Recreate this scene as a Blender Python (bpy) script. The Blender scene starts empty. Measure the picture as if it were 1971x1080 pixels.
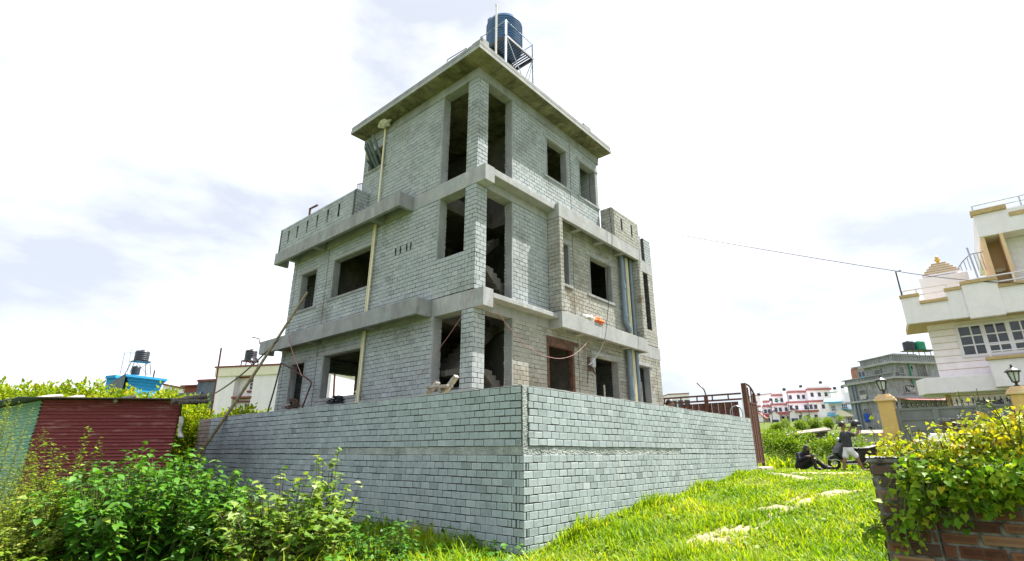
import bpy, math, random
import numpy as np
from math import radians as R_, sin, cos, pi, tan, atan2, sqrt
random.seed(7); rng = np.random.default_rng(11)
SC = bpy.context.scene; COL = SC.collection
# ------------------------------------------------------------------ camera
FPX, PCX, PCY = 992.0, 985.5, 540.0
PITCH = math.atan2(332, FPX); AZ = R_(40.8)
CAM = np.array([0.0, 0.0, 1.6])
FW = np.array([cos(AZ), sin(AZ), 0.0]); RT = np.array([sin(AZ), -cos(AZ), 0.0]); ZU = np.array([0, 0, 1.0])
FWD = cos(PITCH)*FW + sin(PITCH)*ZU; UPV = -sin(PITCH)*FW + cos(PITCH)*ZU
cd = bpy.data.cameras.new('camera'); cam = bpy.data.objects.new('camera', cd); COL.objects.link(cam)
cd.sensor_width = 36; cd.lens = 36*FPX/1971; cd.clip_start = 0.05; cd.clip_end = 3000
from mathutils import Matrix, Vector
M4 = Matrix(((RT[0], UPV[0], -FWD[0], CAM[0]), (RT[1], UPV[1], -FWD[1], CAM[1]), (RT[2], UPV[2], -FWD[2], CAM[2]), (0, 0, 0, 1)))
cam.matrix_world = M4; SC.camera = cam
# ------------------------------------------------------------------ sun, sky, exposure
SUN_AZ, SUN_EL = R_(65), R_(60)
sv = cos(SUN_EL)*(FW*cos(SUN_AZ) + RT*sin(SUN_AZ)) + sin(SUN_EL)*ZU
ld = bpy.data.lights.new('sun', 'SUN'); ld.energy = 4.7; ld.angle = R_(0.6); ld.color = (1.0, 0.95, 0.86)
lo = bpy.data.objects.new('sun', ld); COL.objects.link(lo)
lo.rotation_euler = Vector(sv).to_track_quat('Z', 'Y').to_euler(); lo.location = (0, 0, 40)
wd = bpy.data.worlds.new('World'); SC.world = wd; wd.use_nodes = True
nt = wd.node_tree; N = nt.nodes; LK = nt.links
bg = N['Background']; bg.inputs['Strength'].default_value = 0.15
sk = N.new('ShaderNodeTexSky'); sk.sky_type = 'NISHITA'; sk.sun_disc = False
sk.sun_elevation = SUN_EL; sk.sun_rotation = atan2(sv[0], sv[1]); sk.air_density = 1.0; sk.dust_density = 1.6; sk.ozone_density = 1.2
tc = N.new('ShaderNodeTexCoord'); mp_ = N.new('ShaderNodeMapping'); mp_.inputs['Scale'].default_value = (1, 1, 2.2)
mp_.inputs['Location'].default_value = (3.1, 0.4, 0.0)
LK.new(tc.outputs['Generated'], mp_.inputs['Vector'])
nz = N.new('ShaderNodeTexNoise'); nz.inputs['Scale'].default_value = 1.7; nz.inputs['Detail'].default_value = 9; nz.inputs['Roughness'].default_value = 0.55
LK.new(mp_.outputs['Vector'], nz.inputs['Vector'])
rp = N.new('ShaderNodeValToRGB'); rp.color_ramp.elements[0].position = 0.40; rp.color_ramp.elements[0].color = (0.0,)*3+(1,)
rp.color_ramp.elements[1].position = 0.66; rp.color_ramp.elements[1].color = (1, 1, 1, 1)
LK.new(nz.outputs['Fac'], rp.inputs['Fac'])
mx = N.new('ShaderNodeMix'); mx.data_type = 'RGBA'
LK.new(rp.outputs['Color'], mx.inputs['Factor']); 
m0 = N.new('ShaderNodeMix'); m0.data_type = 'RGBA'; m0.inputs['Factor'].default_value = 0.93
LK.new(sk.outputs['Color'], m0.inputs['A']); m0.inputs['B'].default_value = (1.84, 1.94, 2.14, 1); LK.new(m0.outputs['Result'], mx.inputs['A'])
mx.inputs['B'].default_value = (3.8, 3.88, 4.15, 1)
LK.new(mx.outputs['Result'], bg.inputs['Color'])
SC.view_settings.view_transform = 'Standard'; SC.view_settings.look = 'None'; SC.view_settings.gamma = 1.0
SC.view_settings.exposure = 1.52
SC.cycles.max_bounces = 8; SC.cycles.diffuse_bounces = 4; SC.cycles.transparent_max_bounces = 6
# ------------------------------------------------------------------ pixel rays (photo pixels -> points on real planes)
def ray(x, y):
    d = FWD*FPX + RT*(x-PCX) - UPV*(y-PCY); return d/np.linalg.norm(d)
def hit(x, y, P, n):
    d = ray(x, y); n = np.asarray(n, float); return CAM + d*(((np.asarray(P, float)-CAM) @ n)/(d @ n))
def at(x, y, D): return hit(x, y, CAM+FW*D, FW)
def onX(x, y, X): return hit(x, y, (X, 0, 0), (1, 0, 0))
def onY(x, y, Y): return hit(x, y, (0, Y, 0), (0, 1, 0))
def onZ(x, y, Z): return hit(x, y, (0, 0, Z), (0, 0, 1))
# ------------------------------------------------------------------ objects
def tag(o, label=None, cat=None, group=None, kind=None):
    for k, v in (('label', label), ('category', cat), ('group', group), ('kind', kind)):
        if v: o[k] = v
    return o
def thing(name, label, cat, loc=(0, 0, 0), rz=0.0, group=None):
    o = bpy.data.objects.new(name, None); COL.objects.link(o); o.empty_display_size = 0.2
    o.location = [float(v) for v in loc]; o.rotation_euler = (0, 0, rz)
    o['_w'] = [float(v) for v in loc]
    return tag(o, label, cat, group)
def root_loc(p):
    while p is not None and p.parent is not None: p = p.parent
    return np.array(p['_w']) if p is not None and '_w' in p else np.zeros(3)
def link_mesh(name, v, f_loops, f_tot, mats, parent=None, fm=None, rnd=None, smooth=False, local=False):
    me = bpy.data.meshes.new(name); v = np.asarray(v, np.float32).reshape(-1, 3)
    if parent is not None and not local: v = v - root_loc(parent).astype(np.float32)
    f_loops = np.asarray(f_loops, np.int32); f_tot = np.asarray(f_tot, np.int32)
    me.vertices.add(len(v)); me.vertices.foreach_set('co', v.ravel())
    me.loops.add(len(f_loops)); me.loops.foreach_set('vertex_index', f_loops)
    me.polygons.add(len(f_tot)); st = np.concatenate(([0], np.cumsum(f_tot)[:-1])).astype(np.int32)
    me.polygons.foreach_set('loop_start', st)
    me.polygons.foreach_set('loop_total', f_tot)
    if fm is not None: me.polygons.foreach_set('material_index', np.asarray(fm, np.int32))
    me.polygons.foreach_set('use_smooth', np.full(len(f_tot), bool(smooth)))
    if rnd is not None:
        a = me.attributes.new('rnd', 'FLOAT', 'FACE'); a.data.foreach_set('value', np.asarray(rnd, np.float32))
    me.update(calc_edges=True)
    if not isinstance(mats, (list, tuple)): mats = [mats]
    for m in mats: me.materials.append(m)
    o = bpy.data.objects.new(name, me); COL.objects.link(o)
    if parent is not None: o.parent = parent
    return o
class MB:
    def __init__(s): s.v = []; s.f = []; s.m = []; s.r = []
    def add(s, vs, fs, m=0, r=None):
        b = len(s.v); s.v.extend([tuple(map(float, p)) for p in vs])
        rr = random.random() if r is None else r
        for f in fs: s.f.append([b+i for i in f]); s.m.append(m); s.r.append(rr)
    def box(s, x0, x1, y0, y1, z0, z1, m=0, r=None):
        vs = [(x, y, z) for z in (z0, z1) for y in (y0, y1) for x in (x0, x1)]
        s.add(vs, [(0, 2, 3, 1), (4, 5, 7, 6), (0, 1, 5, 4), (2, 6, 7, 3), (0, 4, 6, 2), (1, 3, 7, 5)], m, r)
    def obox(s, o, ax, ay, az, m=0, r=None):          # box from a corner and three edge vectors
        o, ax, ay, az = [np.asarray(q, float) for q in (o, ax, ay, az)]
        vs = [o+ax*i+ay*j+az*k for k in (0, 1) for j in (0, 1) for i in (0, 1)]
        s.add(vs, [(0, 2, 3, 1), (4, 5, 7, 6), (0, 1, 5, 4), (2, 6, 7, 3), (0, 4, 6, 2), (1, 3, 7, 5)], m, r)
    def prism(s, pts, ext, m=0, r=None):              # planar polygon pushed along a vector
        pts = [np.asarray(p, float) for p in pts]; e = np.asarray(ext, float); n = len(pts)
        s.add(pts+[p+e for p in pts], [list(range(n))[::-1], list(range(n, 2*n))]+[(i, (i+1) % n, n+(i+1) % n, n+i) for i in range(n)], m, r)
    def tube(s, path, rad, seg=8, m=0, r=None, cap=True):
        path = [np.asarray(p, float) for p in path]; n = len(path)
        rads = rad if isinstance(rad, (list, tuple)) else [rad]*n
        t0 = path[1]-path[0]; t0 /= np.linalg.norm(t0)
        a = np.cross(t0, (0, 0, 1) if abs(t0[2]) < .9 else (1, 0, 0)); a /= np.linalg.norm(a)
        vs = []; 
        for i in range(n):
            t = path[min(i+1, n-1)]-path[max(i-1, 0)]; t /= (np.linalg.norm(t)+1e-12)
            a = a-t*(a@t); a /= (np.linalg.norm(a)+1e-12); b = np.cross(t, a)
            for k in range(seg):
                th = 2*pi*k/seg; vs.append(path[i]+rads[i]*(cos(th)*a+sin(th)*b))
        fs = [(i*seg+k, i*seg+(k+1) % seg, (i+1)*seg+(k+1) % seg, (i+1)*seg+k) for i in range(n-1) for k in range(seg)]
        if cap: fs += [list(range(seg))[::-1], list(range((n-1)*seg, n*seg))]
        s.add(vs, fs, m, r)
    def lathe(s, prof, c, seg=20, m=0, r=None):       # profile of (radius, z) round a vertical axis at c
        c = np.asarray(c, float); n = len(prof); vs = []
        for (q, z) in prof:
            for k in range(seg):
                th = 2*pi*k/seg; vs.append(c+np.array([q*cos(th), q*sin(th), z]))
        fs = [(i*seg+k, i*seg+(k+1) % seg, (i+1)*seg+(k+1) % seg, (i+1)*seg+k) for i in range(n-1) for k in range(seg)]
        fs += [list(range(seg))[::-1], list(range((n-1)*seg, n*seg))]
        s.add(vs, fs, m, r)
    def ball(s, c, rad, seg=12, rings=8, m=0, r=None):
        rx, ry, rz = rad if isinstance(rad, (tuple, list)) else (rad,)*3
        vs = []; c = np.asarray(c, float)
        for i in range(rings+1):
            ph = pi*i/rings
            for k in range(seg):
                th = 2*pi*k/seg; vs.append(c+np.array([rx*sin(ph)*cos(th), ry*sin(ph)*sin(th), rz*cos(ph)]))
        fs = [(i*seg+k, (i+1)*seg+k, (i+1)*seg+(k+1) % seg, i*seg+(k+1) % seg) for i in range(rings) for k in range(seg)]
        s.add(vs, fs, m, r)
    def build(s, name, mats, parent=None, smooth=False, bevel=0, local=False):
        o = link_mesh(name, s.v, [i for f in s.f for i in f], [len(f) for f in s.f], mats, parent, s.m, s.r, smooth, local)
        if bevel:
            b = o.modifiers.new('bevel', 'BEVEL'); b.width = bevel; b.segments = 2; b.limit_method = 'ANGLE'; b.angle_limit = R_(40)
        if smooth:
            try:
                o.data.set_sharp_from_angle(angle=R_(45))
            except Exception: pass
        return o
def tubes(name, mats, path, rad, parent=None, seg=8, smooth=True):
    m = MB(); m.tube(path, rad, seg); return m.build(name, mats, parent, smooth)
def sag(a, b, drop, n=14):
    a = np.asarray(a, float); b = np.asarray(b, float)
    return [a+(b-a)*t-np.array([0, 0, drop*4*t*(1-t)]) for t in np.linspace(0, 1, n)]
def smoothpath(pts, k=5):                             # Catmull-Rom through points
    P = [np.asarray(p, float) for p in pts]; P = [2*P[0]-P[1]]+P+[2*P[-1]-P[-2]]; out = []
    for i in range(1, len(P)-2):
        for t in np.linspace(0, 1, k, endpoint=False):
            a, b, c, d = P[i-1:i+3]
            out.append(.5*(2*b+(c-a)*t+(2*a-5*b+4*c-d)*t*t+(3*b-a-3*c+d)*t**3))
    out.append(P[-2]); return out
# ------------------------------------------------------------------ materials
def node_mat(name):
    m = bpy.data.materials.new(name); m.use_nodes = True; nt = m.node_tree
    return m, nt, nt.nodes['Principled BSDF']
def ramp(nt, fac, stops):
    r = nt.nodes.new('ShaderNodeValToRGB'); e = r.color_ramp.elements
    while len(e) < len(stops): e.new(0.5)
    for i, (p, c) in enumerate(stops): e[i].position = p; e[i].color = tuple(c)+(1,)
    nt.links.new(fac, r.inputs['Fac']); return r.outputs['Color']
def noise(nt, scale, detail=4, rough=.55, stretch=None, dist=0.0, space='geo'):
    n = nt.nodes.new('ShaderNodeTexNoise'); n.inputs['Scale'].default_value = scale
    n.inputs['Detail'].default_value = detail; n.inputs['Roughness'].default_value = rough; n.inputs['Distortion'].default_value = dist
    if space == 'geo':
        g = nt.nodes.new('ShaderNodeNewGeometry'); src = g.outputs['Position']
    else:
        g = nt.nodes.new('ShaderNodeTexCoord'); src = g.outputs['Object']
    if stretch:
        mp = nt.nodes.new('ShaderNodeMapping'); mp.inputs['Scale'].default_value = stretch
        nt.links.new(src, mp.inputs['Vector']); src = mp.outputs['Vector']
    nt.links.new(src, n.inputs['Vector']); return n.outputs['Fac']
def mixc(nt, fac, a, b, mode='MIX'):
    m = nt.nodes.new('ShaderNodeMix'); m.data_type = 'RGBA'; m.blend_type = mode
    for s, v in (('Factor', fac), ('A', a), ('B', b)):
        if hasattr(v, 'is_linked') or hasattr(v, 'links'): nt.links.new(v, m.inputs[s])
        elif s == 'Factor': m.inputs[s].default_value = v
        else: m.inputs[s].default_value = tuple(v)+(1,)
    return m.outputs['Result']
def attr(nt, name='rnd'):
    a = nt.nodes.new('ShaderNodeAttribute'); a.attribute_name = name; return a.outputs['Fac']
def bump(nt, bs, h, strength=.3, dist=.02):
    b = nt.nodes.new('ShaderNodeBump'); b.inputs['Strength'].default_value = strength; b.inputs['Distance'].default_value = dist
    nt.links.new(h, b.inputs['Height']); nt.links.new(b.outputs['Normal'], bs.inputs['Normal'])
def flat(name, c, rough=.7, metal=0.0, var=.12, scale=6, bs_=.15, spec=None):
    m, nt, b = node_mat(name)
    f = noise(nt, scale, 5); lo = tuple(max(0, x*(1-var*2)) for x in c); hi = tuple(min(1, x*(1+var)) for x in c)
    nt.links.new(ramp(nt, f, [(.3, lo), (.7, hi)]), b.inputs['Base Color'])
    b.inputs['Roughness'].default_value = rough; b.inputs['Metallic'].default_value = metal
    if spec is not None: b.inputs['Specular IOR Level'].default_value = spec
    if bs_: bump(nt, b, noise(nt, scale*6, 3), bs_, .01)
    return m
def blockmat(name, stops, stain=(.12, .11, .075), stain_amt=.45, fine=40):
    m, nt, b = node_mat(name)
    c = ramp(nt, attr(nt), stops)
    c = mixc(nt, .55, c, ramp(nt, noise(nt, 9, 6, .65), [(.3, (.72, .73, .71)), (.72, (1.15, 1.15, 1.15))]), 'MULTIPLY')
    st = nt.nodes.new('ShaderNodeMath'); st.operation = 'MULTIPLY'; st.inputs[1].default_value = stain_amt
    s1 = ramp(nt, noise(nt, .9, 7, .6, dist=.4), [(.52, (0, 0, 0)), (.72, (1, 1, 1))]); nt.links.new(s1, st.inputs[0])
    c = mixc(nt, st.outputs[0], c, stain)
    w = nt.nodes.new('ShaderNodeMath'); w.operation = 'MULTIPLY'; w.inputs[1].default_value = .32
    nt.links.new(ramp(nt, noise(nt, 2.2, 6, .6, stretch=(1, 1, .35)), [(.55, (0, 0, 0)), (.75, (1, 1, 1))]), w.inputs[0])
    c = mixc(nt, w.outputs[0], c, (.55, .58, .56))
    nt.links.new(c, b.inputs['Base Color']); b.inputs['Roughness'].default_value = .92; b.inputs['Specular IOR Level'].default_value = .2
    bump(nt, b, noise(nt, fine, 4, .7), .45, .008); return m
def concrete(name, lo, hi, stain=None, amt=.5, rough=.9, vert=True):
    m, nt, b = node_mat(name)
    c = ramp(nt, noise(nt, 3.2, 8, .62, dist=.3), [(.28, lo), (.74, hi)])
    if stain:
        k = nt.nodes.new('ShaderNodeMath'); k.operation = 'MULTIPLY'; k.inputs[1].default_value = amt
        nt.links.new(ramp(nt, noise(nt, 1.6, 8, .65, stretch=(1.2, 1.2, .4) if vert else None, dist=.6), [(.44, (0, 0, 0)), (.66, (1, 1, 1))]), k.inputs[0])
        c = mixc(nt, k.outputs[0], c, stain)
    if vert:
        k = nt.nodes.new('ShaderNodeMath'); k.operation = 'MULTIPLY'; k.inputs[1].default_value = .5
        nt.links.new(ramp(nt, noise(nt, 2.4, 9, .68, stretch=(1, 1, .3), dist=.5), [(.56, (0, 0, 0)), (.70, (1, 1, 1))]), k.inputs[0]); c = mixc(nt, k.outputs[0], c, tuple(min(.8, x*1.45) for x in hi))
        c = mixc(nt, .5, c, ramp(nt, noise(nt, 45, 5, .7), [(.3, (.72, .72, .72)), (.7, (1.15, 1.15, 1.15))]), 'MULTIPLY')
    nt.links.new(c, b.inputs['Base Color']); b.inputs['Roughness'].default_value = rough; b.inputs['Specular IOR Level'].default_value = .2
    bump(nt, b, noise(nt, 26, 6, .7), .5, .015); return m
def leafmat(name, stops, trans=.45, rough=.45, tint=(1.25, 1.15, .5)):
    m, nt, b = node_mat(name); out = nt.nodes['Material Output']
    c = ramp(nt, attr(nt), stops)
    nt.links.new(c, b.inputs['Base Color']); b.inputs['Roughness'].default_value = rough; b.inputs['Specular IOR Level'].default_value = .25
    t = nt.nodes.new('ShaderNodeBsdfTranslucent'); nt.links.new(mixc(nt, 1.0, c, tint, 'MULTIPLY'), t.inputs['Color'])
    ms = nt.nodes.new('ShaderNodeMixShader'); ms.inputs['Fac'].default_value = trans
    nt.links.new(b.outputs[0], ms.inputs[1]); nt.links.new(t.outputs[0], ms.inputs[2]); nt.links.new(ms.outputs[0], out.inputs['Surface'])
    return m
MAT = {}
MAT['block'] = blockmat('grey concrete block', [(0, (0.267, 0.299, 0.321)), (.35, (0.349, 0.387, 0.414)), (.75, (0.420, 0.456, 0.478)), (1, (0.521, 0.543, 0.562))])
MAT['block_old'] = blockmat('weathered grey block', [(0, (0.224, 0.227, 0.206)), (.4, (0.342, 0.342, 0.317)), (1, (0.493, 0.486, 0.447))], (.14, .105, .05), .75)
MAT['mortar'] = flat('dark mortar joint', (.075, .082, .08), .95, var=.3, scale=12)
MAT['block_wall'] = blockmat('boundary block', [(0, (0.210, 0.247, 0.258)), (.3, (0.314, 0.368, 0.391)), (.7, (0.405, 0.466, 0.492)), (1, (0.519, 0.574, 0.599))], (.12, .13, .11), .3)
MAT['block_pink'] = blockmat('pinkish block', [(0, (.24, .19, .17)), (.5, (.33, .26, .23)), (1, (.42, .35, .31))])
MAT['conc'] = concrete('bare concrete', (.25, .265, .275), (.36, .37, .38), (.16, .165, .165), .5)
MAT['conc_light'] = concrete('plastered concrete', (.31, .325, .335), (.42, .43, .435), (.22, .225, .225), .4)
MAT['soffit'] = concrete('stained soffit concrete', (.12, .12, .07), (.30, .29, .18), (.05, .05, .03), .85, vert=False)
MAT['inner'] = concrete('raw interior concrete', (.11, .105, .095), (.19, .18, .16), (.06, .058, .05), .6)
MAT['rubble'] = concrete('rough broken concrete', (.24, .27, .26), (.46, .49, .48), (.13, .15, .14), .6)
MAT['pvc_grey'] = flat('grey blue pvc', (.16, .22, .28), .35, var=.06, bs_=0)
MAT['pvc_dark'] = flat('dark grey pvc', (.085, .12, .125), .4, var=.08, bs_=0)
MAT['cream'] = flat('cream pipe', (.72, .66, .45), .45, var=.05, bs_=0)
MAT['wood_frame'] = flat('reddish door timber', (.12, .058, .036), .7, var=.35, scale=9)
MAT['black'] = flat('black cable', (.02, .02, .022), .5, var=.1, bs_=0)
MAT['pink'] = flat('pink cable', (.42, .2, .2), .6, var=.1, bs_=0)
MAT['rust'] = flat('rusty steel', (.11, .042, .028), .75, var=.3, scale=14)
MAT['steel_dark'] = flat('dark steel', (.045, .05, .06), .5, .4, var=.2)
MAT['steel_light'] = flat('galvanised steel', (.42, .47, .53), .4, .5, var=.1)
MAT['tank_blue'] = flat('dark blue plastic', (.025, .095, .24), .25, var=.1, scale=2, bs_=0)
MAT['tank_black'] = flat('black plastic tank', (.018, .024, .032), .4, var=.1, bs_=0)
MAT['tank_green'] = flat('green plastic tank', (.0, .22, .11), .4, var=.1, bs_=0)
MAT['white_cloth'] = flat('white cloth', (.72, .70, .68), .9, var=.1)
MAT['orange'] = flat('orange cloth', (.75, .16, .04), .85, var=.25, scale=20)
MAT['rope'] = flat('brown rope', (.13, .085, .06), .95, var=.3, scale=40)
MAT['bamboo'] = flat('dry bamboo', (.30, .25, .15), .6, var=.25, scale=10)
MAT['greywood'] = flat('grey weathered wood', (.36, .34, .30), .85, var=.3, scale=14)
MAT['darkwood'] = flat('dark weathered wood', (.11, .095, .08), .85, var=.35, scale=14)
MAT['soil'] = concrete('dry sandy soil', (.25, .215, .14), (.42, .365, .25), (.13, .13, .055), .5, vert=False)
# ------------------------------------------------------------------ the unfinished house
XH, YH = 9.24, 9.32
CO, BL = 0.1311, 0.262
def LEFT(u, z, d): return (XH-d, u, z)
def RIGHT(u, z, d): return (u, YH-d, z)
def grid_body(mb, mp, u0, u1, z0, z1, holes, d0, d1, m=1):
    us = sorted({u0, u1, *[v for h in holes for v in h[:2] if u0 < v < u1]}); zs = sorted({z0, z1, *[v for h in holes for v in h[2:4] if z0 < v < z1]})
    nu, nz_ = len(us)-1, len(zs)-1
    occ = [[not any(h[0] < (us[i]+us[i+1])/2 < h[1] and h[2] < (zs[j]+zs[j+1])/2 < h[3] for h in holes) for j in range(nz_)] for i in range(nu)]
    O = lambda i, j: 0 <= i < nu and 0 <= j < nz_ and occ[i][j]
    q = lambda *p: mb.add([mp(*a) for a in p], [(0, 1, 2, 3)], m, .5)
    for i in range(nu):
        for j in range(nz_):
            if not occ[i][j]: continue
            a, b, c, d = us[i], us[i+1], zs[j], zs[j+1]
            q((a, c, d0), (b, c, d0), (b, d, d0), (a, d, d0)); q((a, c, d1), (b, c, d1), (b, d, d1), (a, d, d1))
            if not O(i-1, j): q((a, c, d0), (a, d, d0), (a, d, d1), (a, c, d1))
            if not O(i+1, j): q((b, c, d0), (b, d, d0), (b, d, d1), (b, c, d1))
            if not O(i, j-1): q((a, c, d0), (b, c, d0), (b, c, d1), (a, c, d1))
            if not O(i, j+1): q((a, d, d0), (b, d, d0), (b, d, d1), (a, d, d1))
def lay_blocks(mb, mp, u0, u1, z0, z1, holes, dep=.012, m=0, gap=.0125, phase=0.0, zref=0.0, tilt=.0012, rough=0.0, spread=.095):
    k = math.floor((z0-zref)/CO+1e-6)
    while zref+k*CO < z1-1e-4:
        a, b = max(z0, zref+k*CO), min(z1, zref+(k+1)*CO)
        if b-a > .03:
            zc = (a+b)/2; cuts = sorted([(h[0], h[1]) for h in holes if h[2] < zc < h[3]])
            u = u0-((u0+phase+(k % 2)*BL/2) % BL)
            while u < u1:
                segs = [(max(u, u0), min(u+BL, u1))]
                for (h0, h1) in cuts:
                    ns = []
                    for (p, q) in segs:
                        if h1 <= p or h0 >= q: ns.append((p, q))
                        else:
                            if h0 > p: ns.append((p, h0))
                            if h1 < q: ns.append((h1, q))
                    segs = ns
                for (p, q) in segs:
                    if q-p < .03: continue
                    g = gap/2*(1+random.uniform(-.4, .7)); c = .004; e = dep+random.uniform(-tilt, tilt)
                    j = [random.uniform(-.0006, .0006) for _ in range(4)]
                    B = [(p+g, a+g), (q-g, a+g), (q-g, b-g), (p+g, b-g)]
                    Fr = [(p+g+c, a+g+c), (q-g-c, a+g+c), (q-g-c, b-g-c), (p+g+c, b-g-c)]
                    w_ = .017; R2 = [(p+g+w_, a+g+w_), (q-g-w_, a+g+w_), (q-g-w_, b-g-w_), (p+g+w_, b-g-w_)]
                    wv = .0045*sin((p+q)*.9+k*.35)+random.uniform(-.0022, .0022); ro = random.uniform(-.006, .006)
                    B, Fr, R2 = [[(x, y+wv+ro*(x-(p+q)/2)) for x, y in L_] for L_ in (B, Fr, R2)]
                    if rough: B, Fr, R2 = [[(x+random.uniform(-rough, rough), y+random.uniform(-rough, rough)*.7) for x, y in L_] for L_ in (B, Fr, R2)]
                    vs = [mp(x, y, -.004) for x, y in B]+[mp(x, y, e-.004) for x, y in B]+[mp(Fr[i][0], Fr[i][1], e+j[i]*.5) for i in range(4)]
                    base = min(.97, max(.03, random.gauss(.42, spread)+(random.choice((-.28, -.2, .2)) if random.random() < .05 else 0))); rim = min(1, base+random.uniform(.02, .3))
                    ring = [(i, (i+1) % 4, 4+(i+1) % 4, 4+i) for i in range(4)]+[(4+i, 4+(i+1) % 4, 8+(i+1) % 4, 8+i) for i in range(4)]
                    if q-p > .07:
                        vs += [mp(R2[i][0], R2[i][1], e+j[i]*.5) for i in range(4)]
                        mb.add(vs, ring+[(8+i, 8+(i+1) % 4, 12+(i+1) % 4, 12+i) for i in range(4)], m, rim); n0 = len(mb.v); mb.f.append([n0-4, n0-3, n0-2, n0-1]); mb.m.append(m); mb.r.append(base)
                    else: mb.add(vs, [(8, 9, 10, 11)]+ring, m, base)
                u += BL
        k += 1
HOUSE = thing('unfinished_house', 'three storey grey concrete block house under construction with empty window openings, behind the block wall', 'house', (XH, YH, 2.0))
def bwall(mp, u0, u1, z0, z1, holes, t=.24, mats=None, name='block_wall', e0=0.0, parent=None, phase=0.0, both=False):
    mb = MB(); grid_body(mb, mp, u0, u1, z0, z1, holes, 0, -t)
    lay_blocks(mb, mp, u0-e0, u1, z0, z1, holes, phase=phase)
    if both: lay_blocks(mb, lambda u, z, d: mp(u, z, -t-d), u0, u1, z0, z1, holes, phase=phase)
    return mb.build(name, mats or [MAT['block'], MAT['mortar']], parent or HOUSE)
def cbox(name, x0, x1, y0, y1, z0, z1, mat='conc', parent=None, bevel=.012):
    m = MB(); m.box(x0, x1, y0, y1, z0, z1); return m.build(name, MAT[mat], parent or HOUSE, bevel=bevel)
# storeys:  ground 2.75-5.24, first 5.75-8.93, top 9.44-12.63
G0, G1, A0, A1, T0, T1 = 2.0, 5.24, 5.75, 8.93, 9.44, 12.63
XE, YE = 20.2, 19.8
hl = [(9.76, 10.88, 3.2, G1), (14.2, 16.65, 3.33, 4.81), (17.86, 18.95, 3.3, 4.78)]
bwall(LEFT, YH, YE, G0, G1, hl, e0=.006)
hl2 = [(9.76, 10.88, 6.91, A1), (14.2, 16.68, 6.88, 8.36), (17.8, 19.05, 6.82, 8.33)]
slots = [(12.0+.0, 0, 0, 0)]
pk = [onX(a, b, XH) for a, b in ((762, 485), (771, 481.5), (783, 476), (791, 473))]
hl2p = hl2+[(p[1]-.035, p[1]+.035, p[2]-.08, p[2]+.08) for p in pk]
bwall(LEFT, YH, YE, A0, A1, hl2p, e0=.006)
hl3 = [(9.76, 10.9, T0, T1), (14.0, 15.05, 11.42, 12.22)]
bwall(LEFT, YH, 9.76, T0, T1, [], e0=.006, name='corner_column'); bwall(LEFT, 10.9, 15.3, T0, T1, hl3)
hr = [(9.68, 10.8, 2.75, G1), (12.4, 13.85, 2.75, 4.88), (15.05, 16.7, 2.9, 4.78), (18.02, 19.2, 2.9, 4.84)]
bwall(RIGHT, XH, 10.79, G0, G1, hr, e0=.006); bwall(RIGHT, 10.8, XE, G0, G1, hr, mats=[MAT['block_old'], MAT['mortar']])
hr2 = [(9.68, 10.8, 5.8, A1), (13.2, 13.8, 6.94, 8.42), (15.05, 16.65, 6.94, 8.42), (19.3, 19.72, 6.4, 8.97)]
bwall(RIGHT, XH, 12.57, A0, A1, hr2, e0=.006)
bwall(RIGHT, 12.57, XE, A0, A1, hr2, mats=[MAT['block_old'], MAT['mortar']])
hr3 = [(9.68, 10.8, T0, T1), (12.6, 13.87, 10.65, 12.16), (14.65, 15.85, 10.66, 12.18)]
bwall(RIGHT, XH, 9.68, T0, T1, [], t=.2, e0=.006, name='corner_column'); bwall(RIGHT, 10.8, 16.0, T0, T1, hr3)
# far walls (seen through the openings)
BACKY = lambda Y: (lambda u, z, d: (u, Y+d, z))
BACKX = lambda X: (lambda u, z, d: (X+d, u, z))
bwall(BACKY(YE), XH+.25, XE-.25, G0, G1, [(11.02, 12.55, 3.3, 4.77)], both=True)
bwall(BACKY(YE), XH+.25, XE-.25, A0, A1, [], both=True)
bwall(BACKX(XE), YH+.25, YE-.25, G0, G1, [], both=True)
bwall(BACKX(XE), YH+.25, YE-.25, A0, A1, [], both=True)
bwall(BACKY(15.3), XH+.25, 15.75, T0, T1, [], both=True)
wb = [hit(a, b, (16, 0, 0), (1, 0, 0)) for a, b in ((1113, 345), (1120.5, 371))]
bwall(BACKX(16.0), YH+.25, 15.05, T0, T1, [(min(wb[0][1], wb[1][1])-.02, max(wb[0][1], wb[1][1]), min(w[2] for w in wb), max(w[2] for w in wb)+.05)], both=True)
# inner partitions, added to block light and keep the rooms dark
def shade_wall(x0, x1, y0, y1, z0, z1): cbox('darkening_partition', x0, x1, y0, y1, z0, z1, 'inner', bevel=0)
shade_wall(12.05, 12.2, 9.56, 13.4, 2.75, G1); shade_wall(9.49, 12.05, 13.25, 13.4, 2.75, G1)
shade_wall(14.0, 14.12, 9.56, 14.5, 2.75, G1); shade_wall(14.13, 19.9, 12.4, 12.52, 2.75, G1)
shade_wall(9.49, 13.0, 17.15, 17.27, 5.75, A1); shade_wall(13.0, 13.14, 9.56, 19.5, 5.75, A1); shade_wall(9.49, 12.99, 13.6, 13.72, 5.75, A1)
shade_wall(12.1, 12.22, 9.56, 15.0, 9.44, T1-.02); shade_wall(12.23, 15.7, 12.8, 12.92, 9.44, T1-.02)
# floors and roof
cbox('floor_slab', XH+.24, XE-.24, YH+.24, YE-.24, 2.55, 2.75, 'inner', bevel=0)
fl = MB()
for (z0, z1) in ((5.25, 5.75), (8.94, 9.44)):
    fl = MB(); fl.box(XH+.4, 11.9, 11.2, YE-.24, z0, z1); fl.box(11.9, XE-.24, YH+.4, YE-.24, z0, z1); fl.build('floor_slab', MAT['inner'], HOUSE)
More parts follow.
